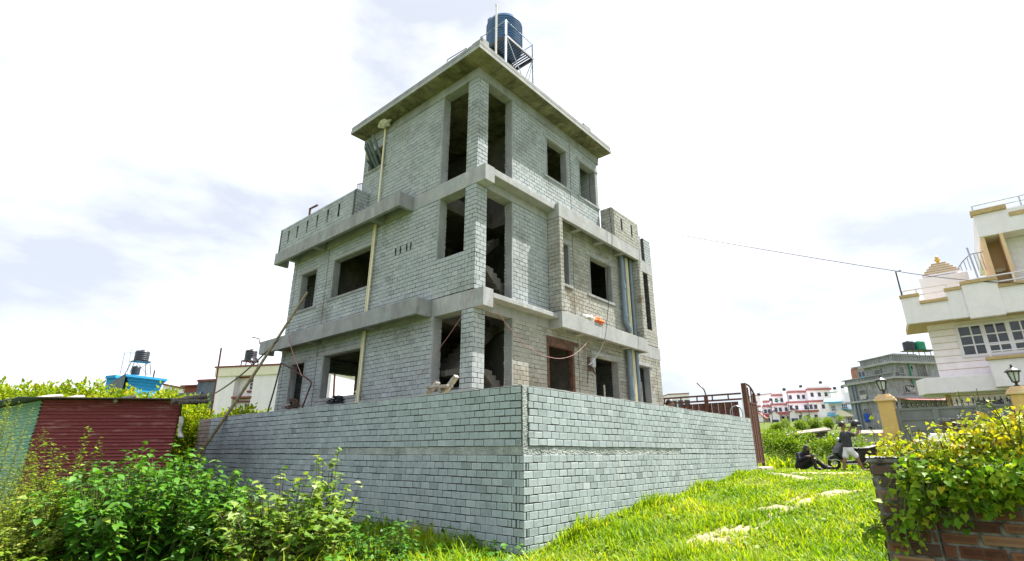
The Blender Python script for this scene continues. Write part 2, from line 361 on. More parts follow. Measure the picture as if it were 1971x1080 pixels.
# beams round the floors, the roof beam and the roof
for (z0, z1) in ((5.24, 5.75), (8.93, 9.44)):
    cbox('floor_beam', XH-.012, XH+.385, YH-.36, YE+.012, z0, z1, 'conc_light')
    cbox('floor_beam', XH+.385, XE+.09 if z0 < 6 else XE+.02, YH-.012, YH+.385, z0, z1, 'conc_light')
cbox('roof_beam', XH-.035, XH+.3, YH-.035, 15.4, T1, 12.95, 'conc')
cbox('roof_beam', XH+.3, 16.12, YH-.035, YH+.3, T1, 12.95, 'conc')
for (z0, z1) in ((5.24, 5.75), (8.93, 9.44)):
    cbox('floor_beam', XH+.39, XE-.001, YE-.25, YE+.01, z0, z1, 'conc'); cbox('floor_beam', XE-.25, XE+.01, YH+.39, YE-.251, z0, z1, 'conc')
cbox('roof_beam', XH+.31, 16.02, 15.05, 15.32, T1, 12.95, 'conc'); cbox('roof_beam', 15.75, 16.02, YH+.31, 15.049, T1, 12.95, 'conc')
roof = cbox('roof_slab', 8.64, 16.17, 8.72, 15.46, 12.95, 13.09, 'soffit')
m = MB(); m.box(8.672, 16.14, 8.752, 15.43, 13.09, 13.12); m.box(8.648, 16.16, 8.728, 15.45, 13.12, 13.25); m.build('roof_edge', MAT['conc'], roof, bevel=.01)
m = MB(); m.box(8.632, 16.178, 8.712, 8.7185, 12.965, 13.085); m.box(8.632, 8.6385, 8.7186, 15.468, 12.965, 13.085); m.build('fascia', MAT['conc_light'], roof)
for i in range(9): x = 9.6+i*.75+random.uniform(-.1, .1); m = MB(); m.box(x, x+.02, 8.76, YH-.04, 12.942, 12.9495); m.build('formwork_seam', MAT['inner'], roof)
for i in range(8): y = 9.7+i*.75+random.uniform(-.1, .1); m = MB(); m.box(8.68, XH-.04, y, y+.02, 12.942, 12.9495); m.build('formwork_seam', MAT['inner'], roof)
# thin ledges on the right face
cbox('ledge', XH+.386, 12.568, YH-.36, YH-.013, 9.2, 9.42, 'conc_light'); cbox('ledge', XH+.386, 12.568, YH-.36, YH-.013, 5.52, 5.66, 'conc_light')
# deep hollow ledges on the left face
def deep_ledge(y0, y1, z0, z1, ribs):
    X0 = XH-.58; lb = MB()
    lb.box(X0, X0+.12, y0, y1, z0, z1); lb.box(X0+.12, XH-.013, y0, y0+.12, z0, z1); lb.box(X0+.12, XH-.013, y1-.12, y1, z0, z1)
    lb.box(X0+.12, XH-.013, y0+.12, y1-.12, z1-.14, z1-.015)
    for r in ribs: lb.box(X0+.121, XH-.013, r, r+.22, z0+.01, z1-.141)
    return lb.build('sunshade_ledge', MAT['conc'], HOUSE, bevel=.01)
rb = [onX(a, b, XH-.46)[1] for a, b in ((718.5, 421.5), (607, 478), (556, 506))]
deep_ledge(12.13, 20.42, 8.93, 9.42, rb)
rb = [onX(a, b, XH-.46)[1] for a, b in ((706, 636), (594, 664), (536, 679))]
deep_ledge(10.97, 20.55, 5.24, 5.73, rb)
# parapet over the left ledge
PX = XH-.53; pl = lambda u, z, d: (PX-d, u, z)
sl = [onX(a, b, PX) for a, b in ((652.8, 402), (631.5, 413), (611, 424), (592, 432), (573, 443), (556, 453))]
ph = [(s[1]-.06, s[1]+.06, 9.66, 10.22) for s in sl]
par = bwall(pl, 14.882, 20.168, 9.42, 10.46, ph, t=.13, mats=[MAT['block'], MAT['mortar']], name='parapet')
bwall(lambda u, z, d: (u, 14.75-d, z), PX-.006, XH-.01, 9.42, 10.46, [], t=.13, name='parapet_return', parent=par)
bwall(lambda u, z, d: (u, 20.3+d, z), PX-.006, XH+3, 9.42, 10.46, [], t=.13, name='parapet_return', parent=par)
# framed bay on the right face: beam, trough, piers, parapet
FY = YH-.49
for (z0, z1, nm, x1) in ((8.95, 9.44, 'bay_beam', 18.27), (5.24, 5.75, 'balcony', 18.24)):
    lb = MB(); lb.box(12.575, x1, FY, FY+.13, z0, z1); lb.box(12.575, 12.7, FY+.13, YH-.013, z0, z1); lb.box(x1-.12, x1, FY+.13, YH-.013, z0, z1)
    lb.box(12.7, x1-.12, FY+.13, YH-.013, z0+.12 if z0 < 6 else z1-.13, z0+.22 if z0 < 6 else z1-.02)
    for r in (13.9, 15.4, 16.9): lb.box(r, r+.2, FY+.131, YH-.013, z0+.01, z0+.119 if z0 < 6 else z1-.131)
    lb.build(nm, MAT['conc_light'], HOUSE, bevel=.012)
pr = MB(); pr.box(12.585, 12.77, FY+.01, YH-.012, 5.75, 8.95, 1)
lay_blocks(pr, lambda u, z, d: (12.585-d, u, z), FY+.004, YH-.013, 5.75, 8.95, []); lay_blocks(pr, lambda u, z, d: (u, FY+.01-d, z), 12.579, 12.77, 5.75, 8.95, [])
pr.build('pier', [MAT['block_old'], MAT['mortar']], HOUSE)
pr = MB(); pr.box(18.0, 18.22, FY+.01, YH-.012, 5.75, 8.95, 1)
lay_blocks(pr, lambda u, z, d: (18.0-d, u, z), FY+.004, YH-.013, 5.75, 8.95, []); lay_blocks(pr, lambda u, z, d: (u, FY+.01-d, z), 17.994, 18.22, 5.75, 8.95, [])
pr.build('pier', [MAT['block_old'], MAT['mortar']], HOUSE)
sl = [onY(a, b, FY) for a, b in ((1196.2, 431), (1215.5, 443.5))]
ph = [(s[0]-.055, s[0]+.055, s[2]-.24, s[2]+.22) for s in sl]
par = bwall(lambda u, z, d: (u, FY+.01-d, z), 16.212, 18.2, 9.445, 10.6, ph, t=.13, mats=[MAT['block_old'], MAT['mortar']], name='parapet')
bwall(lambda u, z, d: (16.08-d, u, z), FY+.004, YH, 9.445, 10.6, [], t=.13, mats=[MAT['block_old'], MAT['mortar']], name='parapet_return', parent=par)
bwall(RIGHT, 18.22, 20.22, 9.445, 10.57, [(19.32, 19.6, 9.5, 10.6)], t=.2, name='parapet')
# surrounds of the openings
def surround(mp, u0, u1, z0, z1, lint=.12, sill=.09, over=.16, jamb=.06, t=.245, mat='conc'):
    w = MB(); B = lambda a, b, c, d, d0, d1: w.prism([mp(a, c, d0), mp(b, c, d0), mp(b, d, d0), mp(a, d, d0)], np.subtract(mp(a, c, d1), mp(a, c, d0)))
    B(u0, u0+jamb, z0, z1, .016, -t); B(u1-jamb, u1, z0, z1, .016, -t); B(u0-.04, u0, z0, z1, .013, -.02); B(u1, u1+.04, z0, z1, .013, -.02); B(u0+jamb, u1-jamb, z0, z0+.012, .01, -t)
    o = w.build('window_surround', MAT[mat], HOUSE, bevel=.006)
    if lint:
        l = MB(); l.prism([mp(u0-over, z1, .035), mp(u1+over, z1, .035), mp(u1+over, z1+lint, .035), mp(u0-over, z1+lint, .035)], np.subtract(mp(u0, z1, -.02), mp(u0, z1, .035)))
        l.prism([mp(u0+jamb, z1-.02, .012), mp(u1-jamb, z1-.02, .012), mp(u1-jamb, z1-.001, .012), mp(u0+jamb, z1-.001, .012)], np.subtract(mp(u0, z1, -t), mp(u0, z1, .012)))
        l.build('lintel', MAT['conc_light'], o, bevel=.006)
    if sill:
        l = MB(); l.prism([mp(u0-over, z0-sill, .045), mp(u1+over, z0-sill, .045), mp(u1+over, z0-.001, .045), mp(u0-over, z0-.001, .045)], np.subtract(mp(u0, z1, -.02), mp(u0, z1, .045)))
        l.build('sill', MAT['conc'], o, bevel=.006)
    return o
surround(LEFT, 14.2, 16.65, 3.33, 4.81, over=.24); surround(LEFT, 17.86, 18.95, 3.3, 4.78, over=.27)
surround(LEFT, 14.2, 16.68, 6.88, 8.36, over=.2); surround(LEFT, 17.8, 19.05, 6.82, 8.33, over=.2)
surround(LEFT, 14.0, 15.05, 11.42, 12.22, over=.12)
surround(RIGHT, 12.6, 13.87, 10.65, 12.16); surround(RIGHT, 14.65, 15.85, 10.66, 12.18)
surround(RIGHT, 13.2, 13.8, 6.94, 8.42); surround(RIGHT, 15.05, 16.65, 6.94, 8.42, over=.2)
surround(RIGHT, 15.05, 16.7, 2.9, 4.78, over=.18, sill=0); surround(RIGHT, 18.02, 19.2, 2.9, 4.84, over=.2, sill=0)
# plastered reveals of the tall corner openings
for mp, hs in ((LEFT, (hl[0], hl2[0], hl3[0])), (RIGHT, (hr[0], hr2[0], hr3[0]))):
    for (a, b, c, d) in hs:
        w = MB(); w.prism([mp(b-.025, c, .014), mp(b+.035, c, .014), mp(b+.035, d-.002, .014), mp(b-.025, d-.002, .014)], np.subtract(mp(b, c, -.26), mp(b, c, .014)))
        w.build('plastered_jamb', MAT['conc'], HOUSE, bevel=.008)
        rg = MB()
        for k in range(26):
            z = c+.1+(d-c-.2)*k/26; rg.add([mp(b-.03-random.random()*.03, z, -.2-.03*random.random()), mp(b-.026, z+.1, -.24), mp(b-.03-random.random()*.035, z+.1, -.262), mp(b-.026, z, -.262)], [(0, 1, 2, 3)])
        rg.build('rough_edge', MAT['rubble'], HOUSE)
# wooden door frame
df = MB(); df.box(12.4, 12.5, YH-.03, YH+.12, 2.75, 4.88); df.box(13.73, 13.85, YH-.03, YH+.12, 2.75, 4.88); df.box(12.5, 13.73, YH-.028, YH+.12, 4.72, 4.879)
df.build('door_frame', MAT['wood_frame'], HOUSE, bevel=.01)
m = MB(); m.box(12.38, 14.1, YH-.02, YH-.0015, 4.885, 5.02); m.build('door_lintel', MAT['wood_frame'], HOUSE)
# vertical joint strips
for (y, z0, z1) in ((19.5, 2.3, 5.2), (17.05, 2.3, 5.2), (19.5, 5.75, 8.9), (17.06, 5.75, 8.9)): jn = MB(); jn.box(XH-.014, XH-.002, y, y+.03, z0, z1); jn.build('construction_joint', MAT['mortar'], HOUSE)
for (x, z0, z1) in ((14.02, T0, 10.55), (14.05, 10.7, 12.6), (14.0, 5.76, 8.9), (14.1, 2.3, 5.2), (19.75, 2.3, 5.2)): jn = MB(); jn.box(x, x+.03, YH-.014, YH-.002, z0, z1); jn.build('construction_joint', MAT['mortar'], HOUSE)
# stairs in the corner bay
st = MB()
for z0 in (2.75, 5.75):
    for i in range(9):
        st.box(10.0+.16*i*1.6, 10.0+.16*i*1.6+.27, 11.55, 12.6, z0, z0+.17*(i+1)) if z0 < 3 else None
    zl = z0+1.02
    st.prism([(9.62, 9.75, zl-.16), (10.15, 9.75, zl-.16), (11.2, 9.75, zl-1.0), (11.2, 9.75, zl-.78), (10.3, 9.75, zl), (9.62, 9.75, zl)], (0, 1.0, 0))
    for i in range(7):
        st.box(10.3+i*.16, 10.3+(i+1)*.16, 9.76, 10.74, zl-.16*i-.3, zl-.115*i-.02)
    st.prism([(9.62, 10.85, zl-.16), (10.1, 10.85, zl-.16), (11.9, 10.85, zl+1.5), (11.9, 10.85, zl+1.72), (10.0, 10.85, zl), (9.62, 10.85, zl)], (0, .95, 0))
    for i in range(9): st.box(10.05+i*.2, 10.05+(i+1)*.2, 10.86, 11.79, zl+.18*i, zl+.18*(i+1))
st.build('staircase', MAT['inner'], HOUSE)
# drain pipes
def pipe(path, r, mat, col=(), name='drain_pipe'):
    o = tubes(name, MAT[mat], path, r, HOUSE, 12)
    if col:
        c = MB()
        for (p, q) in col: c.tube([p, q], r*1.22, 12)
        c.build('pipe_collar', MAT[mat], o, True)
    return o
yp = YH-.16
pipe(smoothpath([(17.2, yp, 9.0), (17.2, yp, 7.5), (17.2, yp, 6.42), (17.24, yp, 6.27), (17.42, yp-.02, 6.1), (17.46, yp-.02, 5.97)], 6), .085, 'pvc_grey', [((17.2, yp, 7.62), (17.2, yp, 7.82)), ((17.2, yp, 6.5), (17.2, yp, 6.62))])
pipe([(17.9, yp, 9.0), (17.9, yp, 5.85)], .07, 'pvc_grey', [((17.9, yp, 7.62), (17.9, yp, 7.8)), ((17.9, yp, 8.4), (17.9, yp, 8.5))])
pipe([(17.28, yp, 5.4), (17.28, yp, 2.1)], .1, 'pvc_grey', [((17.28, yp, 3.6), (17.28, yp, 3.78))]); pipe([(17.86, yp, 5.4), (17.86, yp, 2.1)], .075, 'pvc_grey', [((17.86, yp, 3.6), (17.86, yp, 3.75))])
pipe([(17.42, yp, 9.0), (17.42, yp, 6.2)], .035, 'pvc_grey')
for x, r in ((17.55, .03), (17.66, .028)): pipe([(x, yp, 9.0), (x, yp, 5.8)], r, 'cream'); pipe([(x, yp, 5.4), (x, yp, 2.1)], r, 'cream')
xp = XH-.1
pipe([(xp, 13.98, 12.9), (xp, 14.0, 9.42)], .034, 'cream'); pipe([(xp, 14.03, 9.0), (xp, 14.1, 5.73)], .034, 'cream'); pipe([(xp, 14.1, 5.3), (xp, 14.15, 2.1)], .034, 'cream')
pipe([(xp, 14.13, 9.0), (xp, 14.2, 5.73)], .02, 'cream'); pipe([(xp, 14.2, 5.3), (xp, 14.25, 2.1)], .02, 'cream')
# meter board on the wall, loose blocks and rails on the roof
mt = MB(); mt.box(14.62, 14.95, YH-.05, YH-.012, 4.2, 4.66); mo = mt.build('meter_board', MAT['wood_frame'], HOUSE)
mt = MB(); mt.box(14.72, 14.93, YH-.16, YH-.052, 4.32, 4.62); mt.build('meter_box', flat('grey meter plastic', (.42, .46, .5), .5), mo, bevel=.015)
def roof_block(p, dx, dy, dz, label):
    m = MB(); z = 13.25
    m.box(p[0]-dx/2, p[0]+dx/2, p[1]-dy/2, p[1]+dy/2, z, z+dz)
    t = thing('loose_block', label, 'concrete block', (p[0], p[1], z)); m.build('block_body', MAT['conc'], t, bevel=.02)
roof_block((8.95, 9.0), .3, .45, .24, 'grey concrete block at the front corner of the flat roof')
roof_block((8.9, 13.35), .3, .36, .14, 'low grey block lying on the left edge of the flat roof')
roof_block((14.6, 8.95), .5, .3, .22, 'broken pale block on the right edge of the flat roof')
# ------------------------------------------------------------------ boundary wall
WX, WY, WT = 7.35, 6.09, 2.765
WALL = thing('boundary_wall', 'pale grey concrete block boundary wall with a rough recessed band, around the unfinished house', 'wall', (WX, WY, 0))
WL = lambda u, z, d: (WX-d, u, z); WR = lambda u, z, d: (u, WY-d, z)
wb = MB(); wend = 20.4
nich = [(WY+.0, 12.9, 1.565, 1.717)]; nichr = [(WX, 13.95, 1.565, 1.717)]
chase = (WY-.02, WY+.1, 1.717, WT)
grid_body(wb, WL, WY, wend, -.3, WT, [], 0, -.2)
zr = 1.565
lay_blocks(wb, WL, WY-.01, wend, -.3, 1.565, [(WY+.13, WY+.155, zr-CO*k, zr-CO*(k-1)) for k in range(1, 16, 2)]+[(WY+.245, WY+.251, zr-CO*k, zr-CO*(k-1)) for k in range(1, 16, 2)], dep=.026, gap=.0145, zref=zr)
lay_blocks(wb, WL, WY+.02, wend, 1.717, WT, [], dep=.026, gap=.0145, zref=1.717, phase=.05)
lay_blocks(wb, WL, 12.9, wend, 1.565, 1.717, [], dep=.026, gap=.0145, zref=1.58)
wb.build('wall_run', [MAT['block_wall'], MAT['mortar']], WALL)
wb = MB(); grid_body(wb, WL, 20.4005, 21.5, -.3, WT, [], 0, -.2); lay_blocks(wb, WL, 20.4, 21.5, -.3, WT, [], dep=.026, gap=.0145, zref=1.717); wb.build('wall_run', [MAT['block_pink'], MAT['mortar']], WALL)
wb = MB(); grid_body(wb, WR, WX+.2, 20.25, -.3, WT, [], 0, -.2)
wb.box(WX, WX+.2, WY-.0005, WY+.001, -.3, WT, 1)
lay_blocks(wb, WR, WX-.022, 20.25, -.3, 1.565, [(WX+.045, WX+.07, zr-CO*k, zr-CO*(k-1)) for k in range(2, 16, 2)]+[(WX+.12, WX+.127, zr-CO*k, zr-CO*(k-1)) for k in range(2, 16, 2)]+[(14.85, 20.3, -.3, .66)], dep=.026, gap=.0145, zref=zr, phase=.13)
lay_blocks(wb, WR, WX+.13, 20.25, 1.717, WT, [], dep=.026, gap=.0145, zref=1.717, phase=.09)
lay_blocks(wb, WR, 13.95, 20.25, 1.565, 1.717, [], dep=.026, gap=.0145, zref=1.58)
wb.build('wall_run', [MAT['block_wall'], MAT['mortar']], WALL)
def rubble_strip(mp, u0, u1, z0, z1, dmax, nu, nz2):
    m = MB(); P = [[mp(u0+(u1-u0)*i/nu, z0+(z1-z0)*j/nz2, .003+dmax*random.random()**1.5) for j in range(nz2+1)] for i in range(nu+1)]
    for i in range(nu):
        for j in range(nz2): m.add([P[i][j], P[i+1][j], P[i+1][j+1], P[i][j+1]], [(0, 1, 2, 3)])
    return m
rubble_strip(WL, WY-.005, 12.9, 1.568, 1.713, .014, 300, 8).build('rough_band', MAT['rubble'], WALL)
rubble_strip(WR, WX-.005, 13.95, 1.568, 1.713, .014, 300, 8).build('rough_band', MAT['rubble'], WALL)
rubble_strip(WR, WX-.012, WX+.125, 1.717, WT, .010, 7, 90).build('broken_corner', MAT['rubble'], WALL)
cp = MB(); 
for i in range(60):
    y = WY+.0+i*(wend-WY)/60; cp.box(WX-.022, WX+.2, y, y+(wend-WY)/60-.004, WT+.001, WT+.012+random.random()*.018)
for i in range(50):
    x = WX+.2+i*(20.25-WX-.2)/50; cp.box(x, x+(20.25-WX-.2)/50-.004, WY-.022, WY+.2, WT+.001, WT+.012+random.random()*.018)
cp.build('mortar_capping', MAT['conc_light'], WALL)
ft = MB(); ft.box(14.9, 20.25, WY-.06, WY-.002, .2, .64); ft.build('footing', MAT['conc'], WALL, bevel=.02)
# filled ground inside the wall
yd = MB(); yd.add([(WX+.2, WY+.2, 2.0), (20.25, WY+.2, 2.0), (20.25, 21.5, 2.0), (WX+.2, 21.5, 2.0)], [(0, 1, 2, 3)])
tag(yd.build('courtyard_ground', MAT['soil']), kind='structure')
# ------------------------------------------------------------------ terrain
def gz(x, y):
    x = np.asarray(x, float); y = np.asarray(y, float)
    z = np.clip(.081*(x-7), -.06, .99) + .079*np.clip(x-33, 0, 95)
    z = z + .05*np.sin(x*.9+1)*np.sin(y*.8)*np.clip((np.hypot(x, y)-4)/4, 0, 1)*np.clip((14-x)/4, 0, 1)
    z = z + .9*np.clip((y-16)/14, 0, 1)*np.clip((8-x)/6, 0, 1)
    return z
gx = np.unique(np.concatenate((np.arange(-6, 34, .5), -np.geomspace(6, 700, 22), np.geomspace(34, 900, 34))))
gy = np.unique(np.concatenate((np.arange(-8, 30, .5), -np.geomspace(8, 700, 22), np.geomspace(30, 900, 30))))
GX, GY = np.meshgrid(gx, gy, indexing='ij'); V = np.stack((GX, GY, gz(GX, GY)), -1).reshape(-1, 3)
ii, jj = np.meshgrid(np.arange(len(gx)-1), np.arange(len(gy)-1), indexing='ij'); a = (ii*len(gy)+jj).ravel()
F = np.stack((a, a+len(gy), a+len(gy)+1, a+1), 1)
m, nt, b = node_mat('meadow soil and turf')
c = ramp(nt, noise(nt, 1.4, 8, .6), [(.3, (.06, .085, .025)), (.55, (.115, .15, .04)), (.75, (.18, .19, .07))])
nt.links.new(c, b.inputs['Base Color']); b.inputs['Roughness'].default_value = 1; b.inputs['Specular IOR Level'].default_value = .05; bump(nt, b, noise(nt, 18, 6), .8, .05)
MAT['turf'] = m
tag(link_mesh('ground', V, F.ravel(), np.full(len(F), 4), MAT['turf'], smooth=True), kind='structure')
def on_ground(px, py, lift=0.0):
    d = ray(px, py); t = 1.0
    while t < 400:
        p = CAM+d*t
        if p[2] < float(gz(p[0], p[1])): break
        t += .02*(1+t*.05)
    return np.array([p[0], p[1], float(gz(p[0], p[1]))+lift])
# bare dirt of the footpath
def dirt(name, pix, jit=.12):
    P = [on_ground(*q) for q in pix]; out = []
    for i in range(len(P)):
        a, b = P[i], P[(i+1) % len(P)]
        for t in np.linspace(0, 1, 7, endpoint=False):
            q = a+(b-a)*t+np.array([random.uniform(-jit, jit), random.uniform(-jit, jit), 0])*(.3 if 0 < t < 1 else 1)*.8; q[2] = float(gz(q[0], q[1]))+.015; out.append(q)
    c = sum(out)/len(out); c[2] = float(gz(c[0], c[1]))+.03; n = len(out)
    V = out+[c+(o-c)*.5+np.array([0, 0, .01]) for o in out]+[c]
    for q in V: q[2] = float(gz(q[0], q[1]))+.022
    fs = [(i, (i+1) % n, n+(i+1) % n, n+i) for i in range(n)]+[(n+i, n+(i+1) % n, 2*n) for i in range(n)]
    o = link_mesh(name, V, [k for f in fs for k in f], [len(f) for f in fs], MAT['soil'], smooth=True)
    return tag(o, kind='structure'), np.array(out)[:, :2]
def dirt_blobs(name, cents):
    V = []; F = []; polys = []
    for (c, ra, rb, th) in cents:
        n = 22; b0 = len(V); P = []; ph = [random.uniform(0, 6.3) for _ in range(3)]
        for i in range(n):
            t = 2*pi*i/n; q = 1+.22*sin(2*t+ph[0])+.16*sin(3*t+ph[1])+.12*sin(5*t+ph[2]); u, w = ra*q*cos(t), rb*q*sin(t); P.append((c[0]+u*cos(th)-w*sin(th), c[1]+u*sin(th)+w*cos(th)))
        V += [(x, y, float(gz(x, y))-.012) for x, y in P]+[(c[0]+(x-c[0])*.7, c[1]+(y-c[1])*.7, float(gz(x, y))+.02) for x, y in P]+[(c[0], c[1], float(gz(c[0], c[1]))+.03)]
        F += [(b0+i, b0+(i+1) % n, b0+n+(i+1) % n, b0+n+i) for i in range(n)]+[(b0+n+i, b0+n+(i+1) % n, b0+2*n) for i in range(n)]; polys.append(np.array(P))
    o = link_mesh(name, V, [k for f in F for k in f], [len(f) for f in F], MAT['soil'], smooth=True); tag(o, kind='structure'); return polys
DIRT = []; cs = []
trk = [on_ground(*q)[:2] for q in ((1345, 1062), (1400, 1030), (1455, 1000), (1500, 978), (1545, 962), (1590, 952), (1615, 948))]
for i in range(46):
    t = random.uniform(0, 5.99); k = int(t); p = trk[k]+(trk[k+1]-trk[k])*(t-k); e = trk[k+1]-trk[k]; s_ = .5+.5*sin(t*2.3+.4)
    cs.append((p+np.array([random.uniform(-.35, .35), random.uniform(-.35, .35)]), random.uniform(.15, .5)*(.5+.7*s_), random.uniform(.05, .2)*(.5+.7*s_), atan2(e[1], e[0])))
DIRT += dirt_blobs('dirt_path', cs); cs = []
for (x0, y0, x1, y1, n, r) in ((1545, 911, 1735, 911, 16, .42), (1488, 912, 1560, 923, 8, .26)):
    a_, b_ = on_ground(x0, y0)[:2], on_ground(x1, y1)[:2]
    for i in range(n): p = a_+(b_-a_)*(i+.5)/n; cs.append((p+np.array([random.uniform(-.15, .15)]*2), r*random.uniform(.9, 1.5), r*random.uniform(.7, 1.0), atan2(*(b_-a_)[::-1])))
DIRT += dirt_blobs('dirt_path', cs)
def in_poly(x, y, P):
    r = np.zeros(len(x), bool); n = len(P)
    for i in range(n):
        x0, y0 = P[i]; x1, y1 = P[(i+1) % n]
        c = ((y0 > y) != (y1 > y)) & (x < (x1-x0)*(y-y0)/(y1-y0+1e-12)+x0); r ^= c
    return r
# ------------------------------------------------------------------ roof tank of the unfinished house
TZ = 15.0; TX0, TX1, TY0, TY1 = 10.39, 11.87, 9.25, 10.01
t = thing('tank_stand', 'light blue grey steel frame stand carrying the big blue roof tank', 'tank stand', (TX0, TY0, 13.25))
m = MB()
for x in np.linspace(TX0+.03, TX1-.03, 15): m.box(x-.02, x+.02, TY0, TY1+.42, TZ+.04, TZ+.07)
m.build('platform_slats', MAT['steel_dark'], t)
m = MB(); 
for (x0, x1, y0, y1) in ((TX0, TX1, TY0-.03, TY0+.03), (TX0, TX1, TY1-.03, TY1+.03), (TX0-.03, TX0+.03, TY0, TY1+.4), (TX1-.03, TX1+.03, TY0, TY1+.4), (TX0, TX1, TY1+.38, TY1+.43)): m.box(x0, x1, y0, y1, TZ-.04, TZ+.04)
m.build('platform_frame', MAT['steel_dark'], t)
for (x, y, zt) in ((TX0, TY0, TZ+.66), (TX1, TY0, TZ+.66), (TX0, TY1+.4, TZ+.66), (TX1, TY1+.4, TZ+.66)):
    m = MB(); m.box(x-.03, x+.03, y-.03, y+.03, 13.25, zt); m.build('leg', MAT['steel_light'], t)
for p, q in (((TX0, TY0, TZ+.65), (TX1, TY0, TZ+.65)), ((TX0, TY0, TZ+.65), (TX0, TY1+.4, TZ+.65)), ((TX1, TY0, TZ+.65), (TX1, TY1+.4, TZ+.65)), ((TX0, TY1+.4, TZ+.65), (TX1, TY1+.4, TZ+.65))):
    tubes('guard_rail', MAT['steel_light'], [p, q], .016, t, 6)
for p, q in (((TX0, TY0-.02, TZ), (TX0+1.15, TY0-.02, 13.4)), ((TX1-.03, TY0, TZ-.05), (TX1-.06, TY1, 13.5)), ((TX1, TY0, TZ-.05), (TX0+1.1, TY0+.02, 13.4))):
    tubes('brace', MAT['steel_light'], [p, q], .018, t, 6)
TC = np.array([(TX0+TX1)/2-.12, TY0+.62, TZ+.07])
t = thing('water_tank', 'large dark blue ribbed plastic water tank on the steel stand above the roof', 'water tank', TC)
prof = [(.01, 0), (.60, 0), (.63, .05)]
for k in range(10):
    z = .1+k*.105; prof += [(.636, z), (.652, z+.008), (.652, z+.02), (.636, z+.028)]
prof += [(.60, 1.2), (.45, 1.30), (.25, 1.36), (.01, 1.37)]
m = MB(); m.lathe(prof, TC, 40); m.build('tank_body', MAT['tank_blue'], t, True)
for dx, dy in ((-.42, .28), (.45, -.2)):
    m = MB(); m.box(TC[0]+dx-.09, TC[0]+dx+.09, TC[1]+dy-.09, TC[1]+dy+.09, TC[2]+1.18, TC[2]+1.38); m.build('tank_lug', MAT['tank_blue'], t, bevel=.02)
m = MB(); m.lathe([(.01, 0), (.22, 0), (.22, .06), (.01, .09)], TC+np.array([0, 0, 1.36]), 20); m.build('lid', MAT['tank_blue'], t, True)
p0 = onY(954.5, 98, 9.1); pz_ = 13.25
q0 = np.array([p0[0], 9.1, 13.25]); q1 = onY(955.5, 12, 9.1)
t = thing('vent_pipe', 'tall white pipe standing on the roof edge in front of the blue tank', 'pipe', q0)
tubes('pipe_shaft', flat('white pipe', (.75, .73, .66), .5, var=.04, bs_=0), [q0, q1], .032, t); m = MB(); m.lathe([(.01, 0), (.04, 0), (.04, .07), (.01, .09)], q1, 10); m.build('pipe_cap', MAT['cream'], t, True)
rl = [onX(a, b, 8.75) for a, b in ((860, 119), (862, 114.5), (899, 92), (900, 97))]
t = thing('roof_rail', 'thin dark steel rail lying along the left roof edge', 'rail', rl[0]); tubes('rail_bar', MAT['steel_dark'], rl, .014, t, 6)
rl = [onX(a, b, 9.6) for a, b in ((928, 80), (945, 67))]
# grey pipes poking out of the top left window
base = onX(722, 326, XH-.02); k = 0
for (tx, ty, bx, by, mt_, r_) in ((718, 259, 736, 312, 'pvc_dark', .05), (711, 270, 728, 318, 'pvc_dark', .06), (705, 277, 724, 322, 'pvc_dark', .065), (703, 285, 718, 323, 'pvc_dark', .045), (704, 295, 715, 322, 'cream', .02), (706, 308, 717, 324, 'pvc_dark', .045)):
    a = onX(tx, ty, XH-.5); c = onX(bx, by, XH-.02); d = c+(c-a)*.5
    lb = ['longest dark grey pipe leaning out of the top left window', 'second dark grey pipe from the right leaning out of the top left window', 'thick dark grey pipe in the middle of the bundle at the top left window', 'slim dark grey pipe left of the thick one at the top left window', 'thin cream pipe among the dark pipes at the top left window', 'lowest short dark grey pipe leaning out of the top left window'][k]; k += 1
    o = tubes('plastic_pipe', MAT[mt_], [a, c, d], r_, None, 10); tag(o, lb, 'pipe', 'loose pipes sticking out of the top window')
# cloths, ropes and bits
def clothlump(name, c, sx, sy, sz, mat, label, cat, seed=0, n=22):
    r = np.random.default_rng(seed); m = MB(); V = []; c = np.asarray(c, float)
    for i in range(n+1):
        for j in range(n):
            ph = pi*i/n; th = 2*pi*j/n; q = 1+.14*sin(4*th+3*ph+seed)+.10*sin(7*ph+2*th)+.05*r.standard_normal()
            V.append(c+np.array([sx*sin(ph)*cos(th)*q, sy*sin(ph)*sin(th)*q, sz*cos(ph)*q]))
    m.add(V, [(i*n+j, (i+1)*n+j, (i+1)*n+(j+1) % n, i*n+(j+1) % n) for i in range(n) for j in range(n)])
    return tag(m.build(name, MAT[mat], None, True), label, cat)
p = onX(740, 238, XH-.25); clothlump('rag', p, .16, .30, .09, 'white_cloth', 'dirty white rag tied round the top of the cream pipe under the roof', 'rag', 3)
p = onY(1138, 614, YH-.38); clothlump('cloth', p+np.array([-.12, 0, 0]), .34, .12, .10, 'white_cloth', 'white and orange cloth heaped on the balcony edge, left half', 'cloth', 5)
clothlump('cloth', p+np.array([.34, -.02, -.02]), .34, .14, .13, 'orange', 'crumpled orange cloth heaped on the balcony edge', 'cloth', 6)
def coil(name, c, r, n, mat, label, sq=1.0, seed=1):
    rr = np.random.default_rng(seed); pts = []
    for k in range(n*14):
        th = 2*pi*k/14; q = r*(.65+.35*rr.random()); pts.append(np.array(c)+np.array([.10*rr.standard_normal()-.02, q*cos(th)*sq, q*sin(th)]))
    return tag(tubes(name, MAT[mat], smoothpath(pts, 2), .022, None, 6), label, 'rope')
coil('rope_coil', onX(566.5, 779, XH-.16), .2, 9, 'rope', 'bundle of brown rope hanging on the small window sill', .75)
coil('rope_coil', onX(650, 771, XH-.14), .15, 6, 'steel_dark', 'dark coil of hose hanging over the sill of the wide ground window', 1.4, 4)
